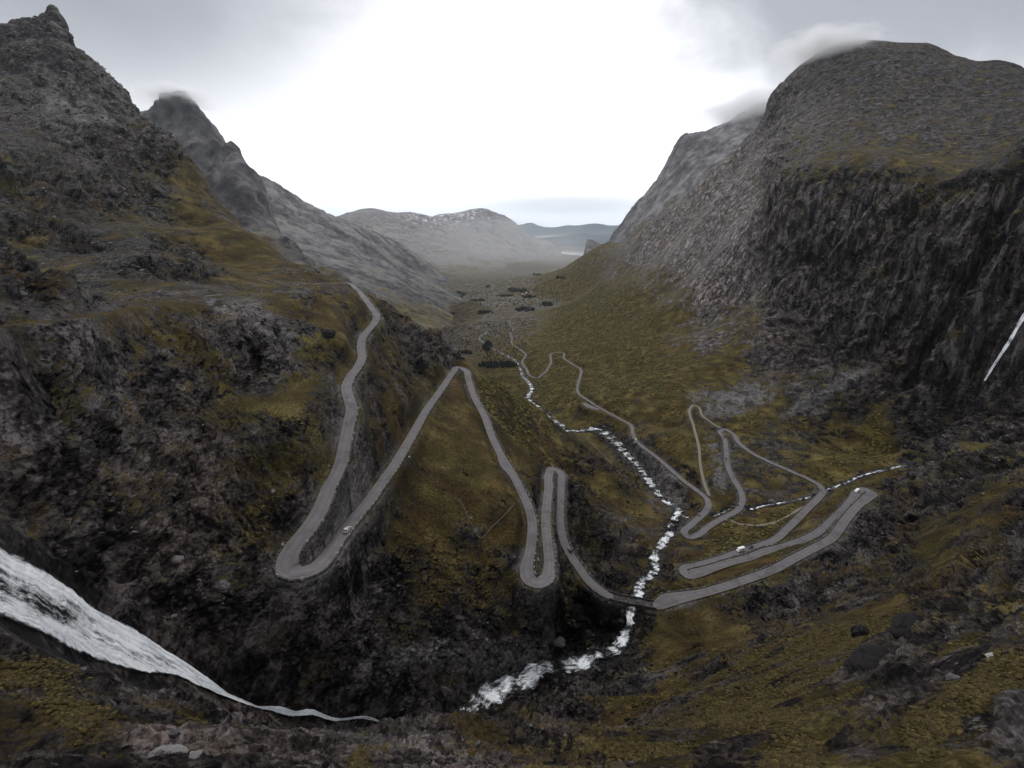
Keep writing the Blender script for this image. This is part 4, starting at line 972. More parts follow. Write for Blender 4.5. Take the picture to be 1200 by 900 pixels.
# guard stones standing on the outer edge
def rough_block(sx, sy, sz, seed):
    rs = np.random.default_rng(seed); V_, F_ = tri_box((0, 0, sz * .5), (sx * .5, 0, 0), (0, sy * .5, 0), (0, 0, sz * .5))
    V_ = V_ + rs.normal(size=V_.shape) * .07 * np.array([sx, sy, sz]); V_[V_[:, 2] > sz * .5, :2] *= .82
    return V_, F_
gmesh = [soup('guard_stone', *rough_block(.95, .5, .85, k), M_GUARD) for k in range(4)]
spots = []
for a_, b_, s_ in walls:
    if a_ < marks[2]: continue
    for i in range(a_, b_, 4):
        if abs(i - (bi + be) / 2) < 14: continue
        if rng.random() < .3: continue
        if rZ_[i] < 520: spots.append((rZ_[i], i, s_))
spots.sort(); spots = spots[:285]
for n_, (_, i, s_) in enumerate(spots):
    b = gmesh[n_ % 4]
    o = b if n_ < 4 else b.copy()
    if n_ >= 4: col.objects.link(o)
    q = road_p[i, :2] + rnrm[i] * s_ * (road_w[i] / 2 + .42)
    o.location = (q[0], q[1], road_p[i, 2] + .05); o.rotation_euler = (0, 0, math.atan2(tang[i, 1], tang[i, 0]) + random.uniform(-.15, .15)); o.scale = (random.uniform(.8, 1.25),) * 2 + (random.uniform(.7, 1.15),)
    tag(o, 'pale squat guard stone in the row along the outer edge of the hairpin road', 'guard stone', 'guard stones along the hairpin road')

# ------------------------------------------------------------------ the stone bridge over the river
ia, ib = bi - 5, be + 5
A, B = road_p[ia], road_p[ib]; L2 = np.linalg.norm((B - A)[:2]); dx_ = (B - A)[:2] / L2; ny_ = np.array([-dx_[1], dx_[0]])
root = bpy.data.objects.new('stone_bridge', None); col.objects.link(root); root.location = ((A[0] + B[0]) / 2, (A[1] + B[1]) / 2, (A[2] + B[2]) / 2)
tag(root, 'small grey stone arch bridge carrying the road over the white river', 'bridge')
def loc(V_): return np.asarray(V_) - np.array(root.location)
npt = 41; xs = np.linspace(0, L2, npt); zt = np.interp(xs, [0, L2], [A[2], B[2]]) - .12
half = L2 / 2 - 3.5
arch = np.where(np.abs(xs - L2 / 2) < half, zt[npt // 2] - 1.0 - (half * .75) * (1 - np.sqrt(np.maximum(0, 1 - ((xs - L2 / 2) / half) ** 2))), zt - 13)
wd = 3.1
# follow the curve of the road, not the straight chord
cl = np.stack([np.interp(xs / L2 * (ib - ia) + ia, np.arange(len(road_p)), road_p[:, k]) for k in range(2)], -1)
rowsb = [np.c_[cl + ny_ * wd, zt], np.c_[cl + ny_ * wd, arch], np.c_[cl - ny_ * wd, arch], np.c_[cl - ny_ * wd, zt], np.c_[cl + ny_ * wd, zt]]
Vb_ = np.stack(rowsb, 1); q = (np.arange(npt - 1)[:, None] * 5 + np.arange(4)[None]).ravel()
soup('arch_span', loc(Vb_.reshape(-1, 3)), np.stack([q, q + 1, q + 6, q + 5], -1), M_STONE, False, root)
for sgn in (1, -1):
    pr = np.stack([np.c_[cl + ny_ * sgn * (wd + .05), zt - .1], np.c_[cl + ny_ * sgn * (wd + .05), zt + .85], np.c_[cl + ny_ * sgn * (wd - .42), zt + .85], np.c_[cl + ny_ * sgn * (wd - .42), zt - .1], np.c_[cl + ny_ * sgn * (wd + .05), zt - .1]], 1)
    soup('parapet', loc(pr.reshape(-1, 3)), np.stack([q, q + 1, q + 6, q + 5], -1), M_STONE, False, root)

# ------------------------------------------------------------------ cars
def paint(n, c, r=.3): return simple(n, c, r, .03, 2, .5, 0, 0)
P_SIL = paint('silver_car_paint', (.42, .43, .45)); P_BLK = paint('black_car_paint', (.012, .012, .014)); P_WHT = paint('white_car_paint', (.80, .80, .80)); P_BLU = paint('dark_blue_car_paint', (.02, .03, .06))
M_GLASS = simple('dark_car_glass', (.01, .012, .014), .08, .05, 2, .6, 0, 0); M_TYRE = simple('tyre_rubber', (.012, .012, .012), .9, .1, 5, .2, 0, 0); M_RIM = simple('wheel_rim', (.3, .3, .31), .35, .1, 5, .5, .8, 0)
M_HEAD = simple('headlight_glass', (.6, .6, .58), .15, .05, 5, .6, 0, 0); M_TAIL = simple('tail_light_red', (.30, .02, .015), .25, .05, 5, .5, 0, 0)
def prism(outline, y0, y1, inset=0.0):
    """closed side outline (x, z) swept across the width"""
    n = len(outline); o_ = np.array(outline)
    cx = o_.mean(0); ins = cx + (o_ - cx) * .96
    V_ = np.concatenate([np.c_[ins[:, 0], np.full(n, y0), ins[:, 1]], np.c_[o_[:, 0], np.full(n, y0 + .07), o_[:, 1]], np.c_[o_[:, 0], np.full(n, y1 - .07), o_[:, 1]], np.c_[ins[:, 0], np.full(n, y1), ins[:, 1]]])
    F_ = []
    for r in range(3):
        for k in range(n):
            k2 = (k + 1) % n; F_.append((r*n + k, r*n + k2, (r+1)*n + k2, (r+1)*n + k))
    c0 = len(V_); V_ = np.concatenate([V_, [[cx[0], y0, cx[1]], [cx[0], y1, cx[1]]]])
    for k in range(0, n): F_.append((c0, (k + 1) % n, k, k)); F_.append((c0 + 1, 3*n + k, 3*n + (k + 1) % n, 3*n + (k + 1) % n))
    return V_, F_
def from_faces(name, V_, F_, mat, parent, sm=False):
    me = bpy.data.meshes.new(name); me.from_pydata([tuple(map(float, v)) for v in V_], [], [tuple(dict.fromkeys(f)) for f in F_]); me.materials.append(mat); me.update()
    if sm: me.polygons.foreach_set('use_smooth', np.ones(len(me.polygons), bool))
    o = bpy.data.objects.new(name, me); col.objects.link(o); o.parent = parent; return o
def disc(r, w, n=18):
    a = np.linspace(0, 2 * np.pi, n, endpoint=False)
    V_ = np.concatenate([np.c_[np.cos(a) * r, np.full(n, -w / 2), np.sin(a) * r], np.c_[np.cos(a) * r, np.full(n, w / 2), np.sin(a) * r]])
    return V_, [(k, (k + 1) % n, n + (k + 1) % n, n + k) for k in range(n)] + [tuple(range(n - 1, -1, -1)), tuple(range(n, 2 * n))]
def make_car(name, label, cat, kind, mat, group=None):
    r_ = bpy.data.objects.new(name, None); col.objects.link(r_); tag(r_, label, cat, group)
    if kind == 'car':
        body = [(-2.1,.32),(-2.16,.7),(-2.08,.93),(-1.2,.98),(.75,.96),(1.55,.86),(2.08,.72),(2.16,.5),(2.1,.32)]; hw = .88
        cab = [(-1.98,.94),(-1.62,1.38),(-1.2,1.44),(.15,1.42),(.62,1.22),(1.05,.95)]; chw = .77; roof = [(-1.62,1.38),(-1.2,1.45),(.1,1.44),(.2,1.40),(-1.2,1.40),(-1.6,1.34)]; wx = (-1.32, 1.36); wr = .32; nose = 2.14; tail = -2.13; lz = .66; tz = .8
    elif kind == 'van':
        body = [(-2.7,.35),(-2.76,.8),(-2.74,2.05),(-2.6,2.15),(1.35,2.12),(1.62,1.98),(2.1,1.28),(2.7,1.05),(2.78,.75),(2.74,.35)]; hw = .98
        cab = [(1.40,1.98),(1.55,1.93),(2.06,1.28),(2.0,1.26),(1.42,1.26)]; chw = .99; roof = None; wx = (-1.75, 1.85); wr = .35; nose = 2.76; tail = -2.75; lz = .85; tz = 1.0
    else:                                                       # motorhome
        body = [(-3.4,.4),(-3.45,.9),(-3.42,2.85),(-3.3,2.95),(1.9,2.95),(2.6,2.75),(2.62,2.25),(2.2,2.0),(2.55,1.35),(3.2,1.1),(3.28,.75),(3.24,.4)]; hw = 1.12
        cab = [(1.55,1.98),(2.16,1.97),(2.5,1.36),(1.55,1.34)]; chw = 1.13; roof = None; wx = (-1.9, 2.35); wr = .36; nose = 3.26; tail = -3.44; lz = .85; tz = 1.05
    from_faces('body', *prism(body, -hw, hw), mat, r_)
    from_faces('window', *prism(cab, -chw, chw), M_GLASS, r_)
    if roof: from_faces('roof', *prism(roof, -chw + .02, chw - .02), mat, r_)
    if kind != 'car':
        V_, F_ = tri_box((-.9, 0, 1.75 if kind == 'motorhome' else 1.6), (1.15, 0, 0), (0, hw + .012, 0), (0, 0, .24)); from_faces('window', V_, F_, M_GLASS, r_)
        V_, F_ = tri_box((tail + .05, 0, 1.75), (.075, 0, 0), (0, hw * .6, 0), (0, 0, .28)); from_faces('window', V_, F_, M_GLASS, r_)
    for x_ in wx:
        for y_ in (-hw + .1, hw - .1):
            V_, F_ = disc(wr, .22); V_ = V_ + np.array([x_, y_, wr]); w_ = from_faces('wheel', V_, F_, M_TYRE, r_)
            V_, F_ = disc(wr * .62, .245, 12); V_ = V_ + np.array([x_, y_, wr]); from_faces('rim', V_, F_, M_RIM, w_)
    for y_ in (-hw * .72, hw * .72):
        V_, F_ = tri_box((nose - .03, y_, lz), (.05, 0, 0), (0, .17, 0), (0, 0, .08)); from_faces('headlight', V_, F_, M_HEAD, r_)
        V_, F_ = tri_box((tail + .02, y_, tz), (.05, 0, 0), (0, .12, 0), (0, 0, .13)); from_faces('tail_light', V_, F_, M_TAIL, r_)
    return r_
def put(o, u, v, side, facing, lo=0, hi=None):
    i = road_index(u, v, lo, hi); q = road_p[i, :2] + rnrm[i] * side
    s_ = (road_p[min(i + 3, len(road_p) - 1), 2] - road_p[max(i - 3, 0), 2]) / 6
    o.location = (q[0], q[1], road_p[i, 2] + .07); o.rotation_euler = (0, math.atan(s_) * -facing, math.atan2(tang[i, 1], tang[i, 0]) + (0 if facing > 0 else math.pi))
GRP = 'vehicles on the hairpin road'
put(make_car('car', 'small silver car climbing just behind the lowest left hairpin', 'car', 'car', P_SIL, GRP), 403, 623, 1.1, 1)
put(make_car('car', 'black car on the ramp that descends to the stone bridge', 'car', 'car', P_BLK, GRP), 666, 645, -1.0, -1, road_index(656.5, 608))
put(make_car('motorhome', 'long white motorhome on the upper of the two parallel roads at right', 'motorhome', 'motorhome', P_WHT, GRP), 868, 645.5, -.6, -1, road_index(806, 673))
put(make_car('car', 'dark blue car right in front of the long white motorhome', 'car', 'car', P_BLU, GRP), 880, 640.5, -.7, -1, road_index(806, 673))
put(make_car('van', 'white van entering the far right hairpin', 'van', 'van', P_WHT, GRP), 1005, 576.5, .4, 1, road_index(1020, 576.5))
put(make_car('car', 'white car on the lower road beside the rapids', 'car', 'car', P_WHT, GRP), 745, 515, 1.0, 1, road_index(807, 629))
lb = road_index(700, 477, road_index(807, 629))
put(make_car('car', 'black car standing in the pale triangular lay-by', 'car', 'car', P_BLK, GRP), 697, 474.5, 1.4, 1, road_index(807, 629))
put(make_car('car', 'black car at the loop just below the old track', 'car', 'car', P_BLK, GRP), 849, 512, -.9, 1, road_index(899, 540), road_index(868, 575.6))
put(make_car('car', 'dark blue car halfway down the gravel bank of the inner road', 'car', 'car', P_BLU, GRP), 852, 538, .9, 1, road_index(899, 540), road_index(868, 575.6))

# ------------------------------------------------------------------ boulders
def ico(n):
    import bmesh
    bm = bmesh.new(); bmesh.ops.create_icosphere(bm, subdivisions=n, radius=1); bm.verts.ensure_lookup_table()
    V_ = np.array([v.co[:] for v in bm.verts]); F_ = np.array([[v.index for v in f.verts] for f in bm.faces]); bm.free(); return V_, F_
IV3, IF3 = ico(4); IV1, IF1 = ico(1)
def rock_shape(seed, sq=(1, 1, 1), k=.35):
    d = facets(IV3 * .85 + seed * 3.1, 30 + seed) * .22 + gnoise(IV3 * 1.3 + seed, 44) * .25 + gnoise(IV3 * 3.4 + seed, 46) * .09 + gnoise(IV3 * 8 + seed, 45) * .04
    return IV3 * (1 + d)[:, None] * np.array(sq)
M_ROCKD = simple('dark_wet_boulder', (.014, .0125, .0135), .8, .5, .9, .1, 0, .15); M_ROCKG = simple('grey_boulder', (.09, .085, .087), .85, .5, 1.0, .25, 0, .15); M_ROCKG2 = simple('ash_grey_boulder', (.16, .152, .15), .85, .5, 1.0, .25, 0, .15); M_ROCKP = simple('pale_boulder', (.28, .27, .26), .85, .3, 1.0, .25, 0, .1)
def boulder(u, v, Z, size, sq, mat, seed, label, rot=0.0):
    p = P(u, v, Z); z = ground_at(p[0], p[1])
    for _ in range(5):                                   # bring it down the line of slope onto the ground
        q = Pz(u, v, z); z = .5 * z + .5 * ground_at(q[0], q[1])
    q = Pz(u, v, z)
    V_ = rock_shape(seed, sq) * size
    o = soup('boulder', V_, IF3, mat, False); o.location = (q[0], q[1], ground_at(q[0], q[1]) + size * sq[2] * .08); o.rotation_euler = (random.uniform(-.2, .2), random.uniform(-.2, .2), rot)
    tag(o, label, 'boulder', 'boulders on the slopes')
boulder(384,393,265,3.4,(1.3,1,.75),M_ROCKD,1,'dark rounded boulder on the slope left of the top road')
boulder(208,656,136,1.3,(1.2,.9,.8),M_ROCKG2,2,'pale split boulder in the crags above the big waterfall')
boulder(262,688,140,1.7,(1.1,1,.9),M_ROCKG,3,'grey angular block below the lowest left hairpin, near the fall')
boulder(230,676,137,1.1,(1,1,.9),M_ROCKG,4,'small grey block between the pale split boulder and the angular one')
boulder(1010,744,155,3.1,(1,.9,.8),M_ROCKD,5,'round black boulder sunk in yellow moss at right')
boulder(1066,738,140,4.2,(1.6,.9,.6),M_ROCKD,6,'long black rock hump right of the round black boulder',.6)
boulder(1018,782,116,4.0,(1.5,1,.6),M_ROCKD,7,'broad dark wet rock hump below the round black boulder',.5)
boulder(1163,769,74,.75,(1.4,.8,.5),M_ROCKP,8,'bright white slab of stone lying on moss at right')
boulder(197,884,50,1.1,(1.7,.9,.25),M_ROCKG2,9,'flat pale slab at the bottom left edge of the rocks',.2)
boulder(221,889,49,0.8,(1.5,.8,.25),M_ROCKG2,10,'small flat pale stone beside the bottom left slab',.4)
boulder(1118,800,84,1.2,(1,1,.8),M_ROCKG,11,'grey lichen spotted boulder on the moss bank at right')
boulder(690,742,250,2.2,(1.2,1,.9),M_ROCKD,12,'black boulder at the foot of the dark hollow by the river')
boulder(655,752,232,2.6,(1.3,1,.8),M_ROCKG,13,'grey boulder on the bank above the white rapids')
boulder(905,588,520,3.0,(1.2,1,.8),M_ROCKG,14,'grey boulder standing by the brook on the grass flat')
boulder(786,621,428,2.2,(1.2,1,.8),M_ROCKD,15,'dark boulder splitting the lower rapids')
boulder(580,812,188,1.5,(1.2,1,.8),M_ROCKD,16,'black boulder splitting the white water in the gorge')
boulder(606,797,196,1.3,(1.2,1,.8),M_ROCKD,17,'small black rock upstream in the white water of the gorge')

# ------------------------------------------------------------------ ground cover: turf hummocks, rubble, scrub
ga = np.gradient(V, axis=1); gb = np.gradient(V, axis=0); AREA = np.linalg.norm(np.cross(ga, gb), axis=-1)
Nf = normals(V)
UU, VV, ZZ = project(V)
inframe = (UU > -150) & (UU < 1350) & (VV < 990) & (ZZ > 5)
clear = (np.where(inr.reshape(R_, C_), d.reshape(R_, C_), 99) > 1.6) & (np.where(inr.reshape(R_, C_), dv.reshape(R_, C_), 99) > 1.0) & (fd > 2.5)
def scatter(name, weight, n, smin, smax, flatz, mat, seed, kind='stuff', tints=None, base_v=IV1, base_f=IF1, rough=.22, sink=.35, dist_k=0.0):
    w = (weight * AREA).ravel(); w = np.clip(w, 0, None); w /= w.sum()
    rs = np.random.default_rng(seed); idx = rs.choice(len(w), n, p=w)
    c = V.reshape(-1, 3)[idx]; nn = Nf.reshape(-1, 3)[idx]; nb = len(base_v)
    # jitter inside the cell
    c = c + (ga.reshape(-1, 3)[idx] * (rs.random((n, 1)) - .5)) + (gb.reshape(-1, 3)[idx] * (rs.random((n, 1)) - .5))
    s_ = smin * (smax / smin) ** (rs.random(n) ** 1.8); s_ = s_ * (1 + dist_k * np.linalg.norm(c, axis=1))
    th_ = rs.random(n) * 6.283; ct, st = np.cos(th_), np.sin(th_)
    b = base_v[None] * (1 + rough * rs.normal(size=(n, nb, 1))) + .5 * rough * rs.normal(size=(n, nb, 3))
    b = b * np.array([1, 1, 1.0]) * s_[:, None, None]; b[..., 2] *= flatz; b[..., 0] *= (.8 + .5 * rs.random((n, 1)))
    x_ = b[..., 0] * ct[:, None] - b[..., 1] * st[:, None]; y_ = b[..., 0] * st[:, None] + b[..., 1] * ct[:, None]
    up = np.array([0, 0, 1.0]) * .5 + nn * .5; up /= np.linalg.norm(up, axis=1)[:, None]
    tx = np.cross(up, [0.3, 1, 0]); tx /= np.linalg.norm(tx, axis=1)[:, None]; ty = np.cross(up, tx)
    Vs = c[:, None] + x_[..., None] * tx[:, None] + y_[..., None] * ty[:, None] + (b[..., 2] + (s_ * flatz * (.5 - sink))[:, None])[..., None] * up[:, None]
    Fs = (base_f[None] + (np.arange(n) * nb)[:, None, None]).reshape(-1, base_f.shape[1])
    tc = None
    if tints is not None:
        t_ = np.array(tints)[rs.integers(0, len(tints), n)] * (1 + .25 * rs.normal(size=(n, 1))); t_ = np.clip(t_, .003, 1)
        tc = np.concatenate([np.repeat(t_, nb, 0), np.ones((n * nb, 1))], 1)
    return setk(soup(name, Vs.reshape(-1, 3), Fs, mat, name != 'rubble' and name != 'gravel', None, tc), kind)
def tint_material(name, sc_, rough=.95, var=.5, bump=.1):
    s = NT_(name); p = s.pos(); at = s.n('ShaderNodeAttribute', attribute_name='tint')
    n = s.noise(p, sc_, 5, .7); b = s.ss(n, .3, .7, 1 - var, 1 + var); cb = s.n('ShaderNodeCombineColor')
    for i in range(3): s.l(b, cb.inputs[i])
    s.bsdf(s.mul(1.0, at.outputs['Color'], cb.outputs[0]), rough, s.bump(n, bump, .8), .2); return s.m
M_TUFT = tint_material('moss_and_dry_grass', 4.0, .97, .65, .12); M_RUB = tint_material('broken_stone', 2.0, .85, .5, .08); M_SCRUB = tint_material('birch_scrub_leaves', 1.2, .95, .6, .3)
mossF = np.clip(surf[..., 0], 0, 1); pal = surf[..., 2]
patchy = smooth(-.12, .22, gnoise(V.reshape(-1, 3) / 6.0, 95).reshape(R_, C_)) * smooth(-.25, .2, gnoise(V.reshape(-1, 3) / 21.0, 96).reshape(R_, C_))
w_tuft = inframe * clear * (Rr > 30) * (Rr < 185) * smooth(.45, .8, mossF) * smooth(.35, .6, Nf[..., 2]) * (.15 + patchy) / np.maximum(Rr, 40) ** 1.3
scatter('moss', w_tuft, 36000, .13, .36, .55, M_TUFT, 3, tints=[(.050,.037,.012),(.058,.043,.014),(.042,.031,.011),(.068,.052,.018),(.046,.037,.013)], dist_k=.0042)
w_rub = inframe * clear * (Rr > 30) * (Rr < 1900) * smooth(.6, .3, mossF) * (1 - flank) * (1 - .8 * summit) * smooth(.25, .5, Nf[..., 2]) * (.1 + patchy) / np.maximum(Rr, 40) ** .6 * (.05 + .95 * smooth(90, 170, Rr)) * (.15 + .85 * smooth(0, .3, patchy)) * (1 - .8 * (UU > 640) * (VV > 640))
scatter('rubble', w_rub, 30000, .14, .55, .6, M_RUB, 4, tints=[(.04,.037,.039),(.065,.06,.062),(.025,.023,.025),(.10,.096,.097)], rough=.24, dist_k=.0035)
w_scr = inframe * clear * (Rr > 330) * (Rr < 2300) * smooth(.62, .9, mossF) * (UU > 560) * smooth(.45, .65, Nf[..., 2]) * (.1 + patchy) / Rr ** 1.0
scatter('shrubbery', w_scr, 26000, .7, 1.6, .75, M_SCRUB, 6, tints=[(.056,.051,.016),(.080,.070,.022),(.040,.038,.014),(.105,.088,.028)], dist_k=.0004)
hp = blob(352, 648, 13, 30, .6, .3) * (Rr < 300) * clear
w_rv = (np.where(inr.reshape(R_, C_), dv.reshape(R_, C_), 99) < 3.5) * (np.where(inr.reshape(R_, C_), dv.reshape(R_, C_), 99) > -6) * inframe * (Rr < 900)
scatter('rubble', w_rv * 1.0, 1500, .4, 1.5, .7, M_RUB, 14, tints=[(.03,.027,.029),(.05,.046,.048),(.02,.018,.02)], rough=.24, dist_k=.0006, sink=.1)
w_h = hp + .02 * (pal > .3) * clear * inframe * (Rr < 900)
scatter('gravel', w_h * inframe, 3500, .22, .7, .7, M_RUB, 8, tints=[(.10,.094,.09),(.14,.13,.125),(.06,.056,.056)], rough=.16, dist_k=.001)

# ------------------------------------------------------------------ woods and farms on the valley floor
def floor_point(u, v):
    z = -400.0
    for _ in range(8):
        q = Pz(u, v, z); z = .5 * z + .5 * ground_at(q[0], q[1])
    return Pz(u, v, z)
ct_v, ct_f = [], []
rs = np.random.default_rng(21)
for (u, v, ru, rv_x, n, h) in [(583,428.5,24,3.5,900,10),(571,407,5.5,5,260,11),(546,414,9,1.6,160,9),(568,366.5,12,1.8,300,9),(612,363,15,2.6,420,10),(640,357,9,2.5,220,10),(606,340,12,3.2,380,11),(540,345,7,4,260,11),(620,348,9,1.6,200,10),(592,347,12,1.2,160,9),(628,322,7,.9,90,12),(664,316,15,.8,130,12),(655,326,8,1.5,110,12),(572,336,4,.8,60,10),(560,352,9,1.2,120,9),(590,350,80,10,1500,8),(640,335,40,12,700,9),(580,400,40,22,700,7)]:
    for _ in range(n):
        a_, r_ = rs.random() * 6.283, math.sqrt(rs.random())
        if n >= 700 and rs.random() < .78: continue
        if n < 700 and gnoise(np.array([[u * .31 + 1.6 * r_ * math.cos(a_), v * .17 + 1.6 * r_ * math.sin(a_), 1.3]]), 3)[0] + .42 - .5 * r_ < 0: continue
        q = floor_point(u + ru * r_ * math.cos(a_), v + rv_x * r_ * math.sin(a_))
        hh = h * rs.uniform(.6, 1.2); k0 = len(ct_v) 
        w_ = hh * .27
        ring1 = [(q[0] + w_ * math.cos(t) * rs.uniform(.7, 1.2), q[1] + w_ * math.sin(t) * rs.uniform(.7, 1.2), q[2] + hh * .12) for t in (0, 1.26, 2.51, 3.77, 5.03)]
        ring2 = [(q[0] + w_ * .6 * math.cos(t + .6), q[1] + w_ * .6 * math.sin(t + .6), q[2] + hh * rs.uniform(.45, .6)) for t in (0, 1.26, 2.51, 3.77, 5.03)]
        ct_v += ring1 + ring2 + [(q[0], q[1], q[2] + hh), (q[0], q[1], q[2] - 2)]
        for j in range(5):
            j2 = (j + 1) % 5
            ct_f += [(k0 + j, k0 + j2, k0 + 5 + j), (k0 + j2, k0 + 5 + j2, k0 + 5 + j), (k0 + 5 + j, k0 + 5 + j2, k0 + 10), (k0 + j2, k0 + j, k0 + 11)]
M_WOOD = simple('dark_spruce_needles', (.020, .024, .022), .95, .4, .3, .1, 0, 0)
setk(soup('forest', np.array(ct_v), np.array(ct_f), M_WOOD), 'stuff')
M_HW = simple('white_house_paint', (.72, .71, .69), .7, .08, 1, .3, 0, 0); M_HR = simple('red_barn_paint', (.20, .05, .035), .8, .15, 1, .3, 0, 0); M_RF = simple('slate_roof', (.09, .09, .095), .7, .2, 1, .3, 0, 0)
def house(u, v, L_, W_, H_, mat, label, rot):
    q = floor_point(u, v); r_ = bpy.data.objects.new('farm_house', None); col.objects.link(r_); r_.location = (q[0], q[1], q[2] - .3); r_.rotation_euler = (0, 0, rot)
    tag(r_, label, 'house', 'farm houses on the valley floor')
    l, w = L_ / 2, W_ / 2; g = H_ + W_ * .42
    from_faces('wall', [(-l,-w,0),(l,-w,0),(l,w,0),(-l,w,0),(-l,-w,H_),(l,-w,H_),(l,w,H_),(-l,w,H_),(-l,0,g),(l,0,g)], [(0,1,5,4),(2,3,7,6),(1,2,6,9,5),(3,0,4,8,7)], mat, r_)
    e = .5; t = .25
    from_faces('roof', [(-l-e,-w-e,H_-.4),(l+e,-w-e,H_-.4),(l+e,0,g+.1),(-l-e,0,g+.1),(-l-e,w+e,H_-.4),(l+e,w+e,H_-.4),(-l-e,-w-e,H_-.4+t),(l+e,-w-e,H_-.4+t),(l+e,0,g+.1+t),(-l-e,0,g+.1+t),(-l-e,w+e,H_-.4+t),(l+e,w+e,H_-.4+t)],
      [(6,7,8,9),(9,8,11,10),(0,3,2,1),(3,4,5,2),(0,1,7,6),(4,10,11,5),(0,6,9,3),(3,9,10,4),(1,2,8,7),(2,5,11,8)], M_RF, r_)
    for x_ in (-l * .5, l * .5):
        for s_ in (-1, 1): V_, F_ = tri_box((x_, s_ * w, H_ * .55), (.6, 0, 0), (0, .06, 0), (0, 0, .7)); from_faces('window', V_, F_, M_GLASS, r_)
for a in [(613,345,16,9,5,M_HW,'large white farm house beside the valley road',.2),(617,343.5,14,8,5,M_HW,'white farm house just behind the largest one',1.1),(621,345.5,18,10,5,M_HR,'red barn at the bend of the valley road',.5),(625,347.5,12,8,4.5,M_HW,'small white house nearest along the valley road',.9),
          (603,350,14,9,5,M_HW,'white house at the edge of the dark spruce wood',.3),(590,352,12,8,4.5,M_HR,'lone red barn in the pale field',.0),(652,321,20,12,6,M_HW,'white farm far down the valley in the pale fields',.4),(668,318,20,12,6,M_HW,'farthest white farm near the fjord',.8),(554,381,11,7,4,M_HW,'tiny white hut alone on the grey valley floor',.6)]:
    house(*a)

# ------------------------------------------------------------------ cloud caps on the summits, and an added haze bank down the valley
def cloud_mist_mat(name, dens, seed):
    s = NT_(name); tc = s.n('ShaderNodeTexCoord').outputs['Object']
    ln = s.n('ShaderNodeVectorMath', operation='LENGTH'); s.l(tc, ln.inputs[0])
    n = s.noise(tc, 1.9, 4, .6); n2 = s.math('MULTIPLY', s.math('SUBTRACT', n, .5), 1.5)
    f = s.ss(s.math('ADD', ln.outputs['Value'], n2), .25, .98, 1.0, 0.0)
    v = s.n('ShaderNodeVolumePrincipled'); v.inputs['Color'].default_value = (.97, .975, .985, 1); v.inputs['Anisotropy'].default_value = .78
    s.l(s.math('MULTIPLY', f, dens), v.inputs['Density']); s.l(v.outputs[0], s.out.inputs['Volume']); return s.m
IVm, IFm = ico(3)
def cloud_mist(u, v, Z, rx, ry, rz, dens, seed):
    o = soup('cloud_mist', IVm, IFm, cloud_mist_mat('cloud_mist_volume', dens, seed), True); p = P(u, v, Z); o.location = p; o.scale = (rx, ry, rz); o.rotation_euler = (0, 0, -math.atan2(p[0], p[1])); setk(o, 'stuff')
if os.environ.get('NOMIST') is None:
    cloud_mist(585, 302, 5600, 2300, 2300, 520, .00028, 4)  # haze bank added to pale the far massif and valley floor
    cloud_mist(206, 114, 2500, 230, 240, 64, .016, 1)
    cloud_mist(968, 60, 1545, 190, 230, 58, .024, 2)
    cloud_mist(892, 134, 3080, 470, 420, 150, .011, 3)
print('objects', time.time() - T0)

# ------------------------------------------------------------------ camera, air, light
cam = bpy.data.cameras.new('camera'); cam.sensor_width = 36; cam.lens = 36 * F / 1200; cam.clip_start = .5; cam.clip_end = 120000
co = bpy.data.objects.new('camera', cam); col.objects.link(co); co.rotation_euler = (math.pi / 2 - PITCH, 0, 0)
sc = bpy.context.scene; sc.camera = co

SUN_AZ, SUN_EL = math.radians(-6), math.radians(48)       # azimuth from +Y towards +X
sd = np.array([math.sin(SUN_AZ) * math.cos(SUN_EL), math.cos(SUN_AZ) * math.cos(SUN_EL), math.sin(SUN_EL)])
from mathutils import Vector
L = bpy.data.lights.new('sun', 'SUN'); L.energy = 1.5; L.angle = math.radians(14); L.color = (1, .965, .92)
lo = bpy.data.objects.new('sun', L); col.objects.link(lo); lo.rotation_euler = Vector(sd).to_track_quat('Z', 'Y').to_euler()

wld = bpy.data.worlds.new('World'); sc.world = wld; wld.use_nodes = True
s = NT_.__new__(NT_); s.t = wld.node_tree; s.t.nodes.clear(); s.out = s.n('ShaderNodeOutputWorld')
sky = s.n('ShaderNodeTexSky', sky_type='NISHITA', sun_disc=False, sun_elevation=SUN_EL, sun_rotation=SUN_AZ, altitude=600.0)
dirv = s.n('ShaderNodeTexCoord').outputs['Generated']
xyz = s.n('ShaderNodeSeparateXYZ'); s.l(dirv, xyz.inputs[0]); dx, dy, dz = xyz.outputs
az = s.math('MULTIPLY', s.math('ARCTAN2', dx, dy), 57.29578); el = s.math('MULTIPLY', s.math('ARCSINE', dz), 57.29578)
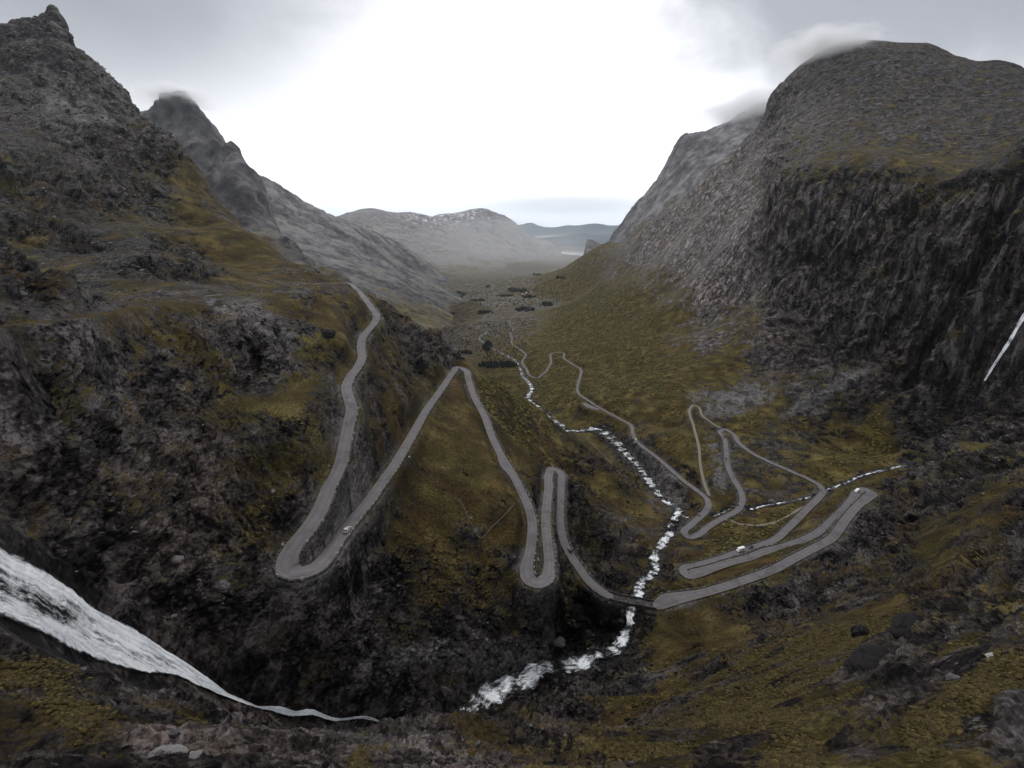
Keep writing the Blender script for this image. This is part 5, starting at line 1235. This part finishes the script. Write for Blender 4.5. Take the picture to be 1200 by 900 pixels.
# cloud layer seen in perspective: noise on a plane overhead
inv = s.math('DIVIDE', 1.0, s.math('MAXIMUM', s.math('ADD', dz, .12), .05))
cv = s.n('ShaderNodeCombineXYZ'); s.l(s.math('MULTIPLY', dx, inv), cv.inputs[0]); s.l(s.math('MULTIPLY', dy, inv), cv.inputs[1]); cv.inputs[2].default_value = 3.1
cn = s.noise(cv.outputs[0], 1.1, 7, .55, .4); cn2 = s.noise(dirv, 3.0, 6, .55, .6)
warp = s.math('ADD', s.math('MULTIPLY', s.math('SUBTRACT', cn2, .5), 26), s.math('MULTIPLY', s.math('SUBTRACT', cn, .5), 14))
def patch(a0, e0, ra, re, soft=.5, wk=1.0):
    a_ = s.math('DIVIDE', s.math('ADD', s.math('SUBTRACT', az, a0), s.math('MULTIPLY', warp, wk)), ra)
    e_ = s.math('DIVIDE', s.math('ADD', s.math('SUBTRACT', el, e0), s.math('MULTIPLY', warp, wk * .5)), re)
    return s.ss(s.math('SQRT', s.math('ADD', s.math('MULTIPLY', a_, a_), s.math('MULTIPLY', e_, e_))), 1 - soft, 1 + soft, 1.0, 0.0)
gl = patch(-46, 24, 33, 17, .42); gr_ = patch(47, 32, 40, 25, .3); top = s.ss(el, 34, 60)
grey = s.math('MAXIMUM', s.math('MAXIMUM', gl, gr_), s.math('MULTIPLY', top, .8))
tex = s.math('ADD', .78, s.math('MULTIPLY', cn, .44))
greyc = s.mix(cn2, (.38, .39, .425), (.57, .58, .615))
white = s.mix(s.ss(el, -1, 6), (1.15, 1.22, 1.32), (1.7, 1.7, 1.74))
cl = s.mix(grey, white, greyc)
lent = patch(6.0, 2.0, 8.5, 1.0, .7, .03)
cl = s.mix(s.math('MULTIPLY', lent, .55), cl, (.56, .60, .70))
tx = s.n('ShaderNodeCombineColor')
for i in range(3): s.l(tex, tx.inputs[i])
cl = s.mul(s.math('MULTIPLY', grey, .8), cl, tx.outputs[0])
bg1 = s.n('ShaderNodeBackground'); s.l(sky.outputs[0], bg1.inputs[0]); bg1.inputs[1].default_value = .08
bg2 = s.n('ShaderNodeBackground'); s.l(cl, bg2.inputs[0]); bg2.inputs[1].default_value = 1.0
mx = s.n('ShaderNodeMixShader'); mx.inputs[0].default_value = .88
s.l(bg1.outputs[0], mx.inputs[1]); s.l(bg2.outputs[0], mx.inputs[2]); s.l(mx.outputs[0], s.out.inputs[0])

# the air of the valley
HZ = NT_('valley_air'); pv2 = HZ.n('ShaderNodeVolumePrincipled')
pv2.inputs['Color'].default_value = (.80, .90, 1.0, 1); pv2.inputs['Density'].default_value = 1.5e-5; pv2.inputs['Anisotropy'].default_value = .55
HZ.l(pv2.outputs[0], HZ.out.inputs['Volume'])
hx, hy0, hy1, hz0, hz1 = 44000, -9000, 48000, -475, 1150
vb = [(x_, y_, z_) for x_ in (-hx, hx) for y_ in (hy0, hy1) for z_ in (hz0, hz1)]
if os.environ.get('NOHAZE') is None:
    haze = setk(soup('haze', vb, [(0,1,3,2),(4,6,7,5),(0,4,5,1),(2,3,7,6),(0,2,6,4),(1,5,7,3)], HZ.m), 'stuff')

sc.render.engine = 'CYCLES'
sc.cycles.use_denoising = os.environ.get('NODN') is None
try: sc.cycles.denoiser = 'OPENIMAGEDENOISE'
except Exception: pass
sc.cycles.max_bounces = 5; sc.cycles.diffuse_bounces = 2; sc.cycles.glossy_bounces = 2; sc.cycles.transparent_max_bounces = 12; sc.cycles.volume_bounces = 2
sc.cycles.caustics_reflective = False; sc.cycles.caustics_refractive = False
sc.view_settings.view_transform = 'Standard'; sc.view_settings.look = 'None'; sc.view_settings.exposure = 0; sc.view_settings.gamma = 1
sc.view_settings.use_curve_mapping = False
print('done', time.time() - T0)
